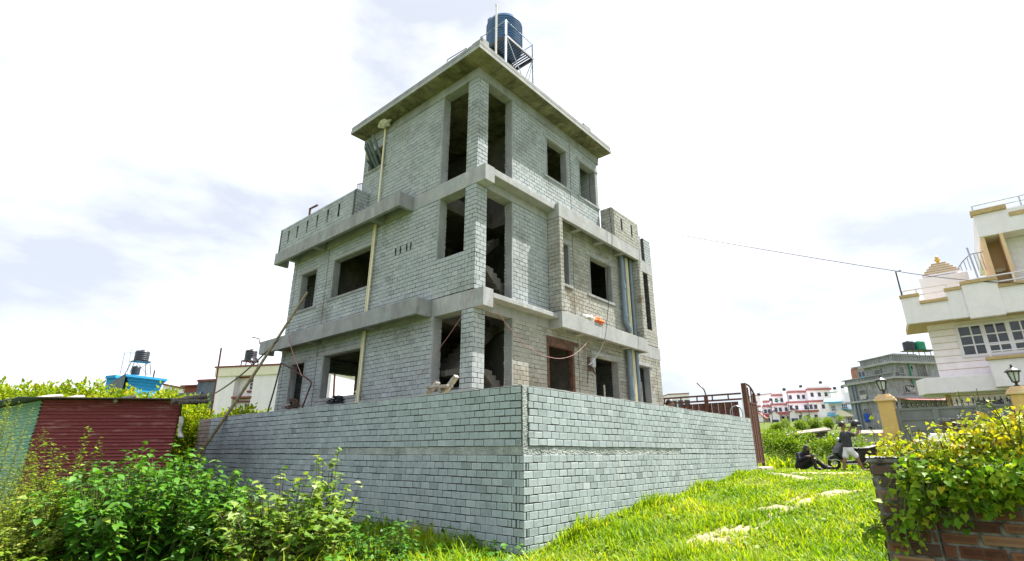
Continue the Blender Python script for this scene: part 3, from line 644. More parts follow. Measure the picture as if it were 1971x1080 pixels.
p = onX(690, 756.5, XH+.05); clothlump('cloth', (p[0], p[1], 3.41), .1, .14, .07, 'yellow' if 'yellow' in MAT else 'cream', 'small yellow cloth on the sill of the wide ground floor window', 'cloth', 8, 12)
# bent rusty rod, thin posts and the pole
tag(tubes('bent_rod', MAT['rust'], smoothpath([onX(a, b, XH-.2) for a, b in ((541, 699), (565, 712), (584, 724.5), (594, 731), (599, 738), (594, 752), (581, 787))], 4), .028, None, 8), 'rusty bent steel rod in front of the small ground floor window', 'rod')
a = onX(592, 562, 8.52); b = onX(428, 806, 7.22); d = (b-a); L_ = (a[2]-.35)/(a[2]-b[2]); end = a+d*L_
pp = [a+(end-a)*t_ for t_ in np.linspace(0, 1, 30)]
bp = thing('bamboo_pole', 'long pale bamboo pole leaning against the left ledge of the house', 'pole', end)
m = MB(); pw = []; rw = []
for i, q in enumerate(pp):
    q = q+np.array([0, 0, -.12*sin(pi*i/29)]); pw += [q]; rw += [.065-.022*(1-i/29)]
m.tube(pw, rw, 10); 
m.build('pole_shaft', MAT['bamboo'], bp, True)
for i in range(2, 29, 3): m = MB(); m.tube([pw[i]-(pw[i+1]-pw[i])*.06, pw[i]+(pw[i+1]-pw[i])*.06], rw[i]*1.18, 10); m.build('bamboo_ring', MAT['bamboo'], bp, True)
def rod(name, p, q, r, mat, label, cat='rod'): return tag(tubes(name, MAT[mat], [p, q], r, None, 6), label, cat)
rod('steel_rod', at(426, 670, 21.5), at(401, 830, 21.3), .035, 'rust', 'thin rusty rod standing beside the left white house')
tag(tubes('rebar_stub', MAT['rust'], [onX(500, 662, 8.7), onX(500, 656, 8.7)+np.array([0, .1, .1]), onX(490, 652, 8.7)+np.array([0, .25, .1])], .02, None, 6), 'short rusty bar sticking out of the far end of the lower left ledge', 'rebar')
q = [onX(a, b, 8.9) for a, b in ((596.5, 412), (597, 402), (611, 395))]; q[0][2] = 10.3
tag(tubes('rebar_hook', MAT['rust'], q, .045, None, 6), 'bent rusty pipe end standing above the left parapet', 'rebar')
rg = thing('stair_railing', 'thin rusty railing bars behind the left terrace parapet', 'railing', onX(694, 372, 10.2))
for (x0, y0, x1, y1) in ((689, 365, 689, 354), (693, 369, 693, 355), (697, 371, 697, 354), (701, 372, 701, 352)): tubes('bar', MAT['rust'], [onX(x0, y0+8, 10.2), onX(x1, y1, 10.2)], .018, rg, 5)
tubes('rail', MAT['rust'], [onX(688.5, 364, 10.2), onX(702, 372, 10.2)], .018, rg, 5); tubes('rail', MAT['rust'], [onX(688.5, 355, 10.2), onX(702, 352, 10.2)], .018, rg, 5)
# cables
def cable(name, pts, r, mat, label): return tag(tubes(name, MAT[mat], smoothpath(pts, 6), r, None, 5), label, 'cable')
cable('wall_cable', [onX(a, b, XH-.13) for a, b in ((912, 554), (900, 580), (890, 606), (868, 640), (850, 665), (826, 697), (800, 730), (775, 753))], .006, 'pink', 'reddish cable running down the left side of the corner column to the wall')
cable('wall_cable', [onY(a, b, YH-.42) for a, b in ((949, 580), (966, 612), (988, 639), (1010, 662), (1040, 682), (1060, 688), (1080, 690), (1104, 683), (1125, 665), (1140, 645), (1152, 622))], .006, 'pink', 'pinkish cable looping along the right face below the balcony')
cable('wall_cable', [onY(a, b, YH-.58) for a, b in ((1172, 401), (1176, 430), (1178, 462), (1176, 490), (1171, 512), (1169, 550), (1171, 585), (1168, 620), (1164, 652), (1152, 680), (1140, 697), (1133, 703))], .011, 'black', 'black cable hanging from the right parapet down to the meter board')
for k, pts in enumerate((((1134, 702), (1132, 715), (1131, 738)), ((1136, 702), (1142, 712), (1147, 722), (1150, 728)), ((1131, 700), (1140, 708), (1146, 720), (1142, 715)))):
    cable('loose_wire', [onY(a, b, YH-.2) for a, b in pts], .014, 'black', ['black wire hanging straight down below the meter board', 'black wire drooping to the right below the meter board', 'short looped wire end below the meter board'][k])
cable('wall_cable', [onX(a, b, XH-.62) for a, b in ((554, 645), (560, 668), (570, 696), (581, 724))], .014, 'pink', 'thin reddish cable from the left ledge to the bent rod')
cable('guy_cable', [at(a, b, 19) for a, b in ((541, 698), (529, 745), (515, 793))], .03, 'black', 'dark taut cable between the house and the left white house')
cable('power_line', sag(np.array([18.3, 8.9, 10.55]), onX(1726, 522, 29.0), .05, 10), .018, 'black', 'long sagging power line from the parapet to the white house')
cable('power_line', sag(onX(1726, 522, 29.0), onX(1990, 546, 28.6), .12, 8), .018, 'black', 'black power line passing in front of the white house terrace')
cable('power_line', sag(at(535, 655, 17.5), at(330, 768, 30), .9, 10), .03, 'black', 'dark sagging line from the house to the grey house at left')
# wooden trestle and sticks behind the boundary wall
tr = thing('wooden_trestle', 'pale worn wooden trestle standing behind the wall at the stair opening', 'trestle', (8.3, 9.4, 2.0))
def plank(a, b, w, th, side=(0, 0, 1)):
    a, b = np.asarray(a, float), np.asarray(b, float); d = b-a; s = np.cross(d, side); s /= np.linalg.norm(s); u = np.cross(s, d); u /= np.linalg.norm(u)
    m = MB(); m.obox(a-s*w/2-u*th/2, d, s*w, u*th); return m
XT = 8.35
plank(onX(879, 724, XT), onX(846, 768, XT), .09, .13, (1, 0, 0)).build('leg', MAT['greywood'], tr, bevel=.01)
plank(onX(843, 735, XT-.1), onX(815, 768, XT-.1), .08, .13, (1, 0, 0)).build('leg', MAT['greywood'], tr, bevel=.01)
plank(onX(822, 746, XT-.15), onX(866, 743, XT-.15), .22, .05, (0, 0, 1)).build('shelf', MAT['greywood'], tr, bevel=.01)
plank(onX(845.5, 746, XT-.15), onX(845.5, 765, XT-.15), .05, .05, (1, 0, 0)).build('strut', MAT['greywood'], tr)
for (x, y0, lab) in ((1163, 741, 'short pale stick standing behind the wall before the right doorway'), (1234, 736, 'pale stick standing behind the wall before the narrow right doorway')):
    a = onY(x, y0, 8.6); rod('wooden_stick', np.array([a[0], a[1], 2.0]), a, .03, 'greywood', lab, 'stick')
# ------------------------------------------------------------------ rusty gate
gt = thing('yard_gate', 'rusty brown sheet metal gate leaf across the end of the block wall', 'gate', (20.3, 6.3, 1.1))
m = MB()
for i in range(9):
    y = 6.45+i*.25; d = .02*(-1)**i
    m.prism([(20.33, y, 1.4), (20.36, y+.125, 1.4), (20.33, y+.24, 1.4), (20.33, y+.24, 3.42), (20.36, y+.125, 3.42), (20.33, y, 3.42)], (.012, 0, 0))
m.build('sheet_panel', MAT['rust'], gt)
for z in (3.7, 3.5, 1.35): m = MB(); m.box(20.27, 20.33, 6.3, 10.6, z-.03, z+.03); m.build('rail', MAT['rust'], gt)
for y in (6.75, 7.35, 7.95, 8.6, 9.3, 10.0): m = MB(); m.box(20.28, 20.32, y, y+.04, 3.53, 3.67); m.build('spacer', MAT['rust'], gt)
m = MB(); m.box(20.26, 20.34, 7.55, 7.68, 1.2, 3.68); m.build('stile', MAT['rust'], gt)
m = MB(); 
mpath = [(20.24, 6.32, 2.8), (20.24, 6.32, 3.05), (20.24, 6.4, 3.2), (20.24, 6.52, 3.26), (20.24, 6.66, 3.2), (20.24, 6.74, 3.05), (20.24, 6.74, 2.6)]
tubes('hoop', MAT['steel_light'], smoothpath(mpath, 4), .022, gt, 6)
gp = thing('open_gate_leaf', 'tall narrow rusty gate frame standing edge-on past the wall end', 'gate', (20.5, 6.2, 1.1))
m = MB(); m.box(20.36, 20.52, 6.12, 6.28, 1.12, 4.08); m.build('gate_post', MAT['rust'], gp, bevel=.01)
m = MB(); m.box(21.42, 21.52, 6.14, 6.24, 1.15, 3.78); m.build('gate_stile', MAT['rust'], gp, bevel=.01)
for z in (1.25, 3.35): m = MB(); m.box(20.52, 21.42, 6.15, 6.22, z, z+.07); m.build('rail', MAT['rust'], gp)
tubes('curved_top', MAT['rust'], smoothpath([(20.5, 6.18, 4.07), (20.9, 6.18, 4.05), (21.25, 6.18, 3.93), (21.47, 6.18, 3.76)], 4), .035, gp, 6)
for x in (20.62, 20.86, 21.1, 21.3):
    m = MB(); m.box(x, x+.15, 6.16, 6.2, 1.32, 3.36); m.build('sheet_strip', MAT['rust'], gp)
for x in (20.75, 21.1): m = MB(); m.box(x, x+.04, 6.16, 6.2, 3.42, 3.95); m.build('bar', MAT['rust'], gp)
m = MB(); m.box(20.3, 21.75, 5.95, 6.4, .85, 1.12); tag(m.build('gate_footing', concrete('pinkish footing', (.42, .36, .3), (.55, .5, .43)), None, bevel=.02), 'low pinkish concrete block under the open gate leaf', 'concrete block')
tag(tubes('hose_end', MAT['steel_dark'], smoothpath([(20.3, 7.6, 3.7), (20.3, 7.66, 3.95), (20.3, 7.8, 4.1), (20.3, 7.9, 4.22)], 4), .025, None, 6), 'short dark hose end bent up over the rusty gate rail', 'hose')
# ------------------------------------------------------------------ corrugated shack at left
SA, SB, SCn = at(83, 770, 13.0), at(349, 772, 13.9), at(-60, 797, 17.0)
zb = .35
def corr(name, a, b, ztop, mat, parent, pitch=.083, amp=.027, zbot=.2, zb_=None):
    a = np.asarray(a, float); b = np.asarray(b, float); d = b-a; d[2] = 0; n = np.array([d[1], -d[0], 0]); n /= np.linalg.norm(n)
    if n @ (CAM-a) < 0: n = -n
    K = int((ztop-zbot)/pitch*8); V = []; 
    for i in range(K+1):
        z = zbot+(ztop-zbot)*i/K; w = amp*sin(2*pi*z/pitch)
        for k in range(7):
            t = k/6; zz = z+(b[2]-a[2])*t*(z-zbot)/(ztop-zbot); j = .006*sin(7*t+i*.05)+.012*(random.random()-.5)*(k in (0, 6))
            q = a+d*t+n*(w+j); V.append((q[0], q[1], zz))
    F = [(i*7+k, i*7+k+1, (i+1)*7+k+1, (i+1)*7+k) for i in range(K) for k in range(6)]
    return link_mesh(name, V, [x for f in F for x in f], [4]*len(F), mat, parent, smooth=True)
def metal_paint(name, c, c2):
    m, nt, b = node_mat(name); f = noise(nt, 3, 8, .65, stretch=(.6, .6, 2.5))
    nt.links.new(ramp(nt, f, [(.3, c), (.55, c), (.75, c2)]), b.inputs['Base Color']); b.inputs['Roughness'].default_value = .33; b.inputs['Specular IOR Level'].default_value = .5; return m
sh = thing('tin_shack', 'low shack of red and green corrugated metal sheets at the left', 'shack', (SA[0], SA[1], zb))
corr('red_sheet', SA, SB, SA[2], metal_paint('red sheet paint', (.22, .045, .055), (.42, .22, .21)), sh)
corr('green_sheet', SCn, SA-np.array([.01, 0, 0]), SCn[2], metal_paint('green sheet paint', (.12, .33, .27), (.4, .5, .42)), sh)
dB = SB-SA; dB[2] = 0; dB /= np.linalg.norm(dB); bk = np.array([-dB[1], dB[0], 0]); bk = bk if bk @ FW > 0 else -bk
rb_ = ray(338, 800)*np.array([1, 1, 0]); rb_ /= np.linalg.norm(rb_); DB = SB+rb_*4.0; DC = SA+bk*4.4
corr('back_sheet', SB, DB, SB[2], metal_paint('red sheet side', (.21, .032, .042), (.3, .1, .1)), sh)
rf = MB(); o0 = SA-dB*.5-bk*.4+np.array([0, 0, .03]); 
P = [SA-bk*.35-dB*.35+np.array([0, 0, .02]), SB-bk*.35+dB*.12+np.array([0, 0, .02]), SB+rb_*4.2+dB*.1+np.array([0, 0, -.25]), SCn+bk*1.5-dB*.3+np.array([0, 0, .02]), SCn-bk*.45-dB*.3+np.array([0, 0, .03])]
rf.prism(P, (0, 0, .02)); rf.build('roof_sheet', flat('dull tin roof', (.12, .115, .11), .5, .3, var=.2), sh)
for lab, (x0, y0, x1, y1, r_) in (('grey stick lying on the left end of the shack roof', (66, 768, 118, 762, .05)), ('pale plank end lying on the shack roof', (128, 768, 160, 764, .05)), ('thin grey stick lying on the middle of the shack roof', (222, 772, 259, 764, .045)), ('dark pole sticking out past the right end of the shack roof', (330, 774, 398, 763, .065)), ('lower dark pole sticking out past the right end of the shack roof', (345, 775, 400, 773, .055)), ('short pale stick under the two dark poles at the shack roof corner', (350, 776, 380, 777, .035))):
    a = at(x0, y0, 13.35); b = at(x1, y1, 14.6 if x0 < 300 else 13.9); o = tag(tubes('roof_pole', MAT['darkwood' if 'dark' in lab else 'greywood'], [a, (a+b)/2+np.array([0, 0, .02]), b], r_, None, 8), lab, 'pole', 'sticks weighing down the shack roof')
cl = MB(); V = []
for i in range(13):
    for j in range(7):
        q = at(347+9*j/6*(.6+.4*sin(i*.5+.6))-2, 802+40*i/12, 13.75); V.append(q+FW*(.06*sin(j*1.9+i*.25)))
cl.add(V, [(i*7+j, i*7+j+1, (i+1)*7+j+1, (i+1)*7+j) for i in range(12) for j in range(6)])
o = tag(cl.build('hanging_cloth', MAT['white_cloth'], None, True), 'white cloth hanging at the right corner of the tin shack', 'cloth'); md = o.modifiers.new('t', 'SOLIDIFY'); md.thickness = .012
# ------------------------------------------------------------------ house frames for the surroundings
def frame(az):                                         # unit vectors: e1 along azimuth (right of view), e2 = e1 turned right
    a = R_(az); e1 = FW*cos(a)+RT*sin(a); e2 = -FW*sin(a)+RT*cos(a); return e1, e2
def white(name, c=(.87, .84, .88), stain=(.66, .62, .65)): return concrete(name, tuple(x*.94 for x in c), c, stain, .35, .8)
MAT['white'] = white('white house paint'); MAT['cream_wall'] = white('cream paint', (.80, .76, .62), (.62, .58, .45))
MAT['glass'] = flat('dark window glass', (.03, .045, .055), .1, var=.3, scale=1.5, bs_=0); MAT['frame_white'] = flat('white window frame', (.72, .70, .74), .5, var=.04, bs_=0)
MAT['maroon'] = flat('maroon trim', (.22, .05, .04), .7, var=.15); MAT['roof_red'] = flat('dull red band', (.34, .11, .10), .7, var=.15)
MAT['blue_wall'] = white('bright blue paint', (.03, .30, .60), (.04, .22, .42)); MAT['slate_wall'] = concrete('dark grey render', (.10, .13, .16), (.17, .20, .24), (.06, .07, .09), .6)
MAT['old_conc'] = concrete('old grey render', (.23, .235, .245), (.40, .40, .41), (.11, .11, .12), .7)
MAT['beige'] = flat('beige trim', (.50, .36, .17), .7, var=.1); MAT['gold'] = flat('golden paint', (.65, .42, .08), .4, .2, var=.1)
MAT['yellow_pillar'] = concrete('yellow ochre pillar paint', (.62, .42, .16), (.70, .48, .19), (.55, .36, .14), .3); MAT['gate_grey'] = flat('grey gate paint', (.17, .18, .185), .45, .2, var=.1, scale=3)
MAT['pinkbrick'] = flat('pinkish brick render', (.42, .2, .15), .9, var=.2); MAT['peach'] = concrete('peach paint', (.70, .50, .30), (.76, .55, .34), (.66, .46, .27), .2)
def wbox(mb, o, e1, e2, a0, a1, b0, b1, z0, z1, m=0):  # box in a house frame: a along e1, b along e2
    o = np.array([o[0], o[1], 0.0]); mb.obox(o+e1*a0+e2*b0+ZU*z0, e1*(a1-a0), e2*(b1-b0), ZU*(z1-z0), m)
def window(parent, o, e1, n, a0, a1, z0, z1, mat='frame_white', panes=(2, 3), leaves=1, fr=.06, glass='glass', dep=.05, sill=None):
    # o on the wall, e1 along it, n outward
    o = np.array([o[0], o[1], 0.0]); w = MB(); W = a1-a0; H = z1-z0
    def bx(p, q, r, s, d0=.0, d1=dep): w.obox(o+e1*p+ZU*r+n*d0, e1*(q-p), ZU*(s-r), n*(d1-d0))
    bx(a0, a1, z0, z0+fr); bx(a0, a1, z1-fr, z1); bx(a0, a0+fr, z0+fr, z1-fr); bx(a1-fr, a1, z0+fr, z1-fr)
    for k in range(leaves):
        l0 = a0+fr+(W-2*fr)*k/leaves; l1 = a0+fr+(W-2*fr)*(k+1)/leaves
        if k: bx(l0-fr*.7, l0+fr*.7, z0+fr, z1-fr)
        for i in range(1, panes[0]): x = l0+(l1-l0)*i/panes[0]; bx(x-fr*.25, x+fr*.25, z0+fr, z1-fr, .005, dep*.8)
        for j in range(1, panes[1]): z = z0+fr+(H-2*fr)*j/panes[1]; bx(l0+fr*.2, l1-fr*.2, z-fr*.25, z+fr*.25, .006, dep*.75)
    f = w.build('window', MAT[mat], parent)
    g = MB(); g.obox(o+e1*(a0+.01)+ZU*(z0+.01)+n*.002, e1*(W-.02), ZU*(H-.02), n*(dep*.25)); g.build('pane', MAT[glass], f)
    if sill: s = MB(); s.obox(o+e1*(a0-.1)+ZU*(z0-.14), e1*(W+.2), ZU*.12, n*(dep*2)); s.build('sill', MAT[sill], f)
    return f
def tank_on_stand(c, r, h, lift, label, mat='tank_black', legs=.9, lab2=None, stand=True):
    c = np.asarray(c, float)
    if stand:
        s = thing('tank_stand', lab2, 'tank stand', c); m = MB(); m.box(c[0]-r*1.15, c[0]+r*1.15, c[1]-r*1.15, c[1]+r*1.15, c[2]+lift-.07, c[2]+lift); m.build('platform', MAT['steel_dark'], s)
        for i in (-1, 1):
            for j in (-1, 1): tubes('leg', MAT['steel_dark'], [c+np.array([i*r*1.1*(1+.4*(legs-.9)), j*r*1.1*(1+.4*(legs-.9)), 0]), c+np.array([i*r, j*r, lift-.07])], .04, s, 5)
        tubes('brace', MAT['steel_dark'], [c+np.array([-r*1.1, -r*1.1, 0]), c+np.array([r, -r, lift-.07])], .025, s, 4); tubes('brace', MAT['steel_dark'], [c+np.array([r*1.1, -r*1.1, 0]), c+np.array([-r, -r, lift-.07])], .025, s, 4)
    t = thing('water_tank', label, 'water tank', c+np.array([0, 0, lift])); m = MB(); pr = [(.01, 0), (r*.96, 0)]
    for k in range(5): z = h*(.06+.17*k); pr += [(r*.97, z), (r, z+.02), (r, z+h*.1), (r*.97, z+h*.12)]
    pr += [(r*.9, h*.93), (r*.5, h*.99), (r*.3, h), (r*.28, h*1.06), (.01, h*1.07)]
    m.lathe(pr, c+np.array([0, 0, lift]), 20); m.build('tank_body', MAT[mat], t, True); return t
# ------------------------------------------------------------------ left background
e1, e2 = frame(-75.6)                                  # e2 points away
P0 = at(421, 706, 36); zt = P0[2]; e1 = -e1            # e1 to the right
e2 = np.array([-e1[1], e1[0], 0]); e2 = e2 if e2 @ FW > 0 else -e2; nn = -e2
wh = thing('white_house', 'plain white house with cream cornice and small barred windows, left of the unfinished house', 'house', (P0[0], P0[1], 0))
S_ = 36*1.21/992*.83                                    # metres to a photo pixel there, roughly
m = MB(); wbox(m, P0, e1, e2, 0, 1.55, 0, 7, 0, zt-.7); wbox(m, P0, e1, e2, 1.55, 3.05, .5, 7, 0, zt-.7); wbox(m, P0, e1, e2, 3.05, 9, 0, 7, 0, zt-.7); m.build('wall', MAT['white'], wh)
m = MB(); wbox(m, P0, e1, e2, -.12, 9.1, -.12, 7.1, zt-.7, zt-.1); m.build('cornice', MAT['cream_wall'], wh, bevel=.02)
m = MB(); wbox(m, P0, e1, e2, -.18, 9.2, -.18, 7.2, zt-.1, zt); m.build('roof_edge', MAT['maroon'], wh)
oW = P0+e2*.5
zz = [at(0, y, 36)[2] for y in (729, 752, 776, 800)]
def frac(x): q = hit(x, 745, P0, e2); return (q-P0) @ e1
window(wh, oW, e1, nn, frac(470), frac(494), zz[1], zz[0], panes=(2, 3), leaves=2, sill='maroon'); window(wh, oW, e1, nn, frac(466), frac(488), zz[3], zz[2], panes=(2, 3), leaves=2)
m = MB(); wbox(m, P0, e1, e2, 1.5, 3.1, -.05, .6, at(0, 768, 36)[2], at(0, 766, 36)[2]+.04); wbox(m, P0, e1, e2, 1.56, 3.04, .3, .49, at(0, 728, 36)[2], at(0, 725.5, 36)[2]); wbox(m, P0, e1, e2, 1.56, 3.04, .3, .49, at(0, 775, 36)[2], at(0, 773, 36)[2]); m.build('sill_band', MAT['maroon'], wh)
c = P0+e1*1.2+e2*1.5; c[2] = zt
tank_on_stand(c, .40, .78, .62, 'dark tank on the flat roof of the left white house', lab2='thin steel stand on the flat roof of the left white house')
di = thing('satellite_dish', 'small dark satellite dish on the left white house roof', 'satellite dish', (c[0], c[1], zt)); q = at(489, 693, 36.5)
m = MB(); V = []
dn = np.array([-.3, -.7, .6]); dn /= np.linalg.norm(dn); da = np.cross(dn, ZU); da /= np.linalg.norm(da); db = np.cross(dn, da)
for i in range(5):
    for k in range(16): V.append(q+da*.24*i/4*cos(2*pi*k/16)+db*.24*i/4*sin(2*pi*k/16)+dn*.08*(i/4)**2)
m.add(V, [(i*16+k, i*16+(k+1) % 16, (i+1)*16+(k+1) % 16, (i+1)*16+k) for i in range(4) for k in range(16)]); o = m.build('dish', MAT['steel_dark'], di, True); o.modifiers.new('s', 'SOLIDIFY').thickness = .02
tubes('dish_arm', MAT['steel_dark'], [q, np.array([q[0]-.25, q[1], zt])], .025, di, 5)
# grey house and small roofs between
def block_house(name, label, pix, D, depth, mat, zb=0.0, trim=None, extra=None):
    (x0, y0, x1, y1) = pix; a = at(x0, y0, D); b = at(x1, y1, D); t = thing(name, label, 'house', (a[0], a[1], zb)); m = MB()
    d = b-a; d[2] = 0; bkd = np.array([-d[1], d[0], 0]); bkd = bkd/np.linalg.norm(bkd); bkd = bkd if bkd @ FW > 0 else -bkd
    m.prism([(a[0], a[1], zb), (b[0], b[1], zb), b, a], bkd*depth); m.build('wall', MAT[mat], t)
    if trim:
        n = -bkd*.12; m = MB(); m.prism([a+n-d*.01, b+n+d*.01, b+n+d*.01+ZU*.16, a+n-d*.01+ZU*.16], bkd*(depth+.2)); m.build('roof_edge', MAT[trim], t)
    return t, a, b, d/np.linalg.norm(d), bkd
t, a, b, u, k_ = block_house('grey_house', 'dark grey rendered house block left of the white house', (381, 735, 423, 733), 42, 6, 'slate_wall', trim='maroon')
m = MB(); q0 = at(344, 757, 41.5); q1 = at(385, 754, 41.5); m.prism([(q0[0], q0[1], 0), (q1[0], q1[1], 0), q1, q0], k_*5); m.build('annexe_wall', MAT['slate_wall'], t)
t, a, b, u, k_ = block_house('brown_roof_house', 'brown roofed hut peeping between the blue house and the grey house', (356, 745, 381, 743), 50, 4, 'maroon')
m = MB(); m.prism([a-k_*.3-u*.3, b-k_*.3+u*.3, b-k_*.3+u*.3+ZU*.12, a-k_*.3-u*.3+ZU*.12], k_*4.5); m.build('roof_slab', MAT['maroon'], t)
# blue house
BD = 56
bh = thing('blue_house', 'bright blue house top with flared cornice beyond the hedge', 'house', at(252, 900, BD)*np.array([1, 1, 0]))
cA, cB = at(251, 722, BD), at(313, 728, BD+3); cC = at(222, 727, BD+8)
d1 = cB-cA; d1[2] = 0; d2 = cC-cA; d2[2] = 0; z1 = cA[2]; z0 = at(251, 739, BD)[2]
m = MB(); m.prism([cA*[1, 1, 0], cA*[1, 1, 0]+d1, cA*[1, 1, 0]+d1+d2, cA*[1, 1, 0]+d2], (0, 0, z0)); m.build('wall', MAT['blue_wall'], bh)
for k, (s, za, zb_) in enumerate(((.02, .0, .35), (.06, .35, .6), (.1, .6, .75), (.14, .75, 1.0))):
    h = z1-z0; o_ = cA*[1, 1, 0]-d1*s-d2*s*.3; m = MB(); m.prism([o_+ZU*(z0+h*za), o_+d1*(1+2*s)+ZU*(z0+h*za), o_+d1*(1+2*s)+d2*(1+.6*s)+ZU*(z0+h*za), o_+d2*(1+.6*s)+ZU*(z0+h*za)], (0, 0, h*(zb_-za))); m.build('cornice', MAT['blue_wall'], bh)
m = MB(); o_ = cA*[1, 1, 0]-d1*.16-d2*.05; m.prism([o_+ZU*(z0-.8), o_+d2*.98+ZU*(z0-.8), o_+d2*.98+ZU*(z1+.05), o_+ZU*(z1+.05)], -d1*.005+np.array([0, 0, 0.0])); m.build('unpainted_gable', MAT['slate_wall'], bh)
cD, cE = at(206, 728, BD+10), at(226, 726, BD+9); m = MB(); k2 = (cD-cE); m.prism([cD*[1, 1, 0], cE*[1, 1, 0], cE, cD], FW*3); m.build('rear_wall', MAT['blue_wall'], bh)
m = MB(); m.prism([cD-FW*.3+ZU*-.1, cE-FW*.3+ZU*-.1, cE-FW*.3+ZU*.25, cD-FW*.3+ZU*.25], FW*3.5); m.build('rear_cornice', MAT['blue_wall'], bh)
c = at(265, 722, BD+3); tank_on_stand(c, .72, 1.25, 1.55, 'black tank raised high above the blue house', lab2='splayed steel stand on the blue house', legs=1.6)
c2 = at(259.5, 722, BD+2.2); tank_on_stand(c2, .42, .95, .05, 'small black tank under the raised tank of the blue house', stand=False)
tag(tubes('roof_pipe', MAT['steel_light'], [at(231, 722, BD+4), at(240, 679, BD+4), at(262, 679.5, BD+4)], .05, None, 5), 'thin bent water pipe left of the raised tank on the blue house', 'pipe')
tag(tubes('roof_pipe', MAT['steel_light'], [at(245, 722, BD+5), at(253, 672, BD+5)], .04, None, 5), 'thin straight pole beside the raised tank on the blue house', 'pipe')
tag(tubes('roof_pipe', MAT['steel_dark'], [at(295, 727, BD+4), at(298, 713, BD+4)], .08, None, 5), 'short dark pole at the right end of the blue house', 'pipe')
t, a, b, u, k_ = block_house('white_lean_to', 'low white lean-to with a sloping edge right of the blue house', (314, 741, 359, 750), 54, 4, 'white', trim='maroon')
t, a, b, u, k_ = block_house('far_house', 'tiny white house with red tiled roof seen through the ground floor window', (624, 764, 636, 764), 60, 5, 'white', zb=3)
m = MB(); m.prism([a-u*.3-k_*.3, b+u*.3-k_*.3, b+u*.2+k_*1.5+ZU*.9, a-u*.1+k_*1.5+ZU*.9], ZU*.15); m.build('tiled_roof', flat('red roof tiles', (.42, .10, .05), .8, var=.3), t)
tag(tubes('antenna_pole', MAT['rust'], [at(640, 800, 26), at(645.5, 700, 26)], .055, None, 5), 'rusty pole seen through the wide ground floor window', 'pole')
# ------------------------------------------------------------------ white house across the lane, at right
XR = 30.0; eX = np.array([1., 0, 0]); eY = np.array([0, 1., 0]); NX = -eX
RH = thing('white_house', 'large white house with ribbed siding, stepped terrace parapets and gold trim at the right edge', 'house', (XR, 0.7, 1.05))
def yz(x, y, X=XR): p = onX(x, y, X); return p[1], p[2]
yc = .68; z1b, z1t = 4.14, 4.85                         # first-floor slab band; terrace parapet
m = MB(); grid_body(m, lambda u, z, d: (XR-d, u, z), -9, yc, .5, 7.45, [], 0, -.25); m.box(XR+.25, XR+8, yc-.25, yc, .5, 7.45)
for k in range(9):
    z = 4.78+k*.3; m.box(XR-.02, XR+.0, -9, yc+.01, z+.022, z+.296); 
for k in range(5):
    z = 2.75+k*.3; m.box(XR-.02, XR+.0, -9, yc-.2, z+.022, z+.29)
m.build('siding_wall', flat('white siding', (.87, .80, .83), .6, var=.04, scale=3), RH)
gm_ = MB(); gm_.box(XR-.004, XR-.0008, -9, yc, 1.0, 7.42); gm_.build('siding_groove', MAT['beige'], RH)
# ledge over the ground floor with rounded far end, then the deeper balcony box
oy = lambda x, y, X: onX(x, y, X)[1]
pts = [(XR-1.0, oy(1780, 735, XR-1.0)), (XR-.2, oy(1780, 735, XR-1.0)+.35), (XR+1.5, yc+.6), (XR+1.5, -9), (XR-1.0, -9)]
m = MB(); m.prism([(x, y, 4.02) for x, y in pts], (0, 0, .68)); m.build('ledge', MAT['white'], RH, bevel=.03)
yb0, yb1 = onX(1905, 700, XR-1.35)[1], onX(1971, 700, XR-1.35)[1]-3
zb1 = onX(1905, 693, XR-1.35)[2]; zb0 = onX(1915, 745, XR-1.35)[2]
m = MB(); m.box(XR-1.35, XR, yb1, yb0, zb0, zb1); m.build('balcony', MAT['white'], RH, bevel=.02)
m = MB(); m.box(XR-1.45, XR-1.1, yb1, yb0+.08, zb1+.001, zb1+.12); m.build('balcony_trim', MAT['beige'], RH)
rl = MB(); 
for z in (.35, .62): rl.tube([(XR-1.25, yb1, zb1+z), (XR-1.25, yb0-.1, zb1+z)], .03, 6)
for i in range(4): rl.tube([(XR-1.25, yb0-.1-i*1.3, zb1+.1), (XR-1.25, yb0-.1-i*1.3, zb1+.62)], .03, 6)
rl.build('balcony_rail', MAT['frame_white'], RH, True)
# terrace slab with chamfered end, soffit, stepped parapet
XT_ = XR-1.15; yA = oy(1747.8, 622.6, XT_); zs = onX(1747.8, 622.6, XT_)[2]
pend = onZ(1792, 661, zs-.0)
pts = [(XT_+.2, yA-.02), (XR+1.8, yc+.9), (XR+1.8, -9), (XT_+.2, -9)]
m = MB(); m.prism([(x, y, zs) for x, y in pts], (0, 0, .25)); m.build('terrace_slab', MAT['beige'], RH)
steps = [(1733, 1770, 575), (1771, 1826, 585.5), (1820, 1853, 561), (1851, 1920, 549.5), (1924, 2400, 553)]
k = 0
for (x0, x1, yt) in steps:
    Y0 = oy(x0, yt, XT_) if k == 0 else Y1; Y1 = oy(x1, yt, XT_) if x1 < 2000 else -9; zt = onX(x0, yt, XT_)[2]; out = .1 if k == 3 else 0
    m = MB(); m.box(XT_-out, XT_+.195, Y1, Y0, zs-.03-.01*k-.08*(k == 3), zt); m.build('parapet', MAT['white'], RH, bevel=.01)
    m = MB(); m.box(XT_-out-.07, XT_+.25, Y1-.02, Y0+.03, zt+.001, zt+.13); m.build('parapet_trim', MAT['beige'], RH); k += 1
rt = MB(); zr0 = onX(1733, 575, XT_)[2]
ztop = onX(1735, 561, XT_)[2]; yEnd = oy(1735, 561, XT_)
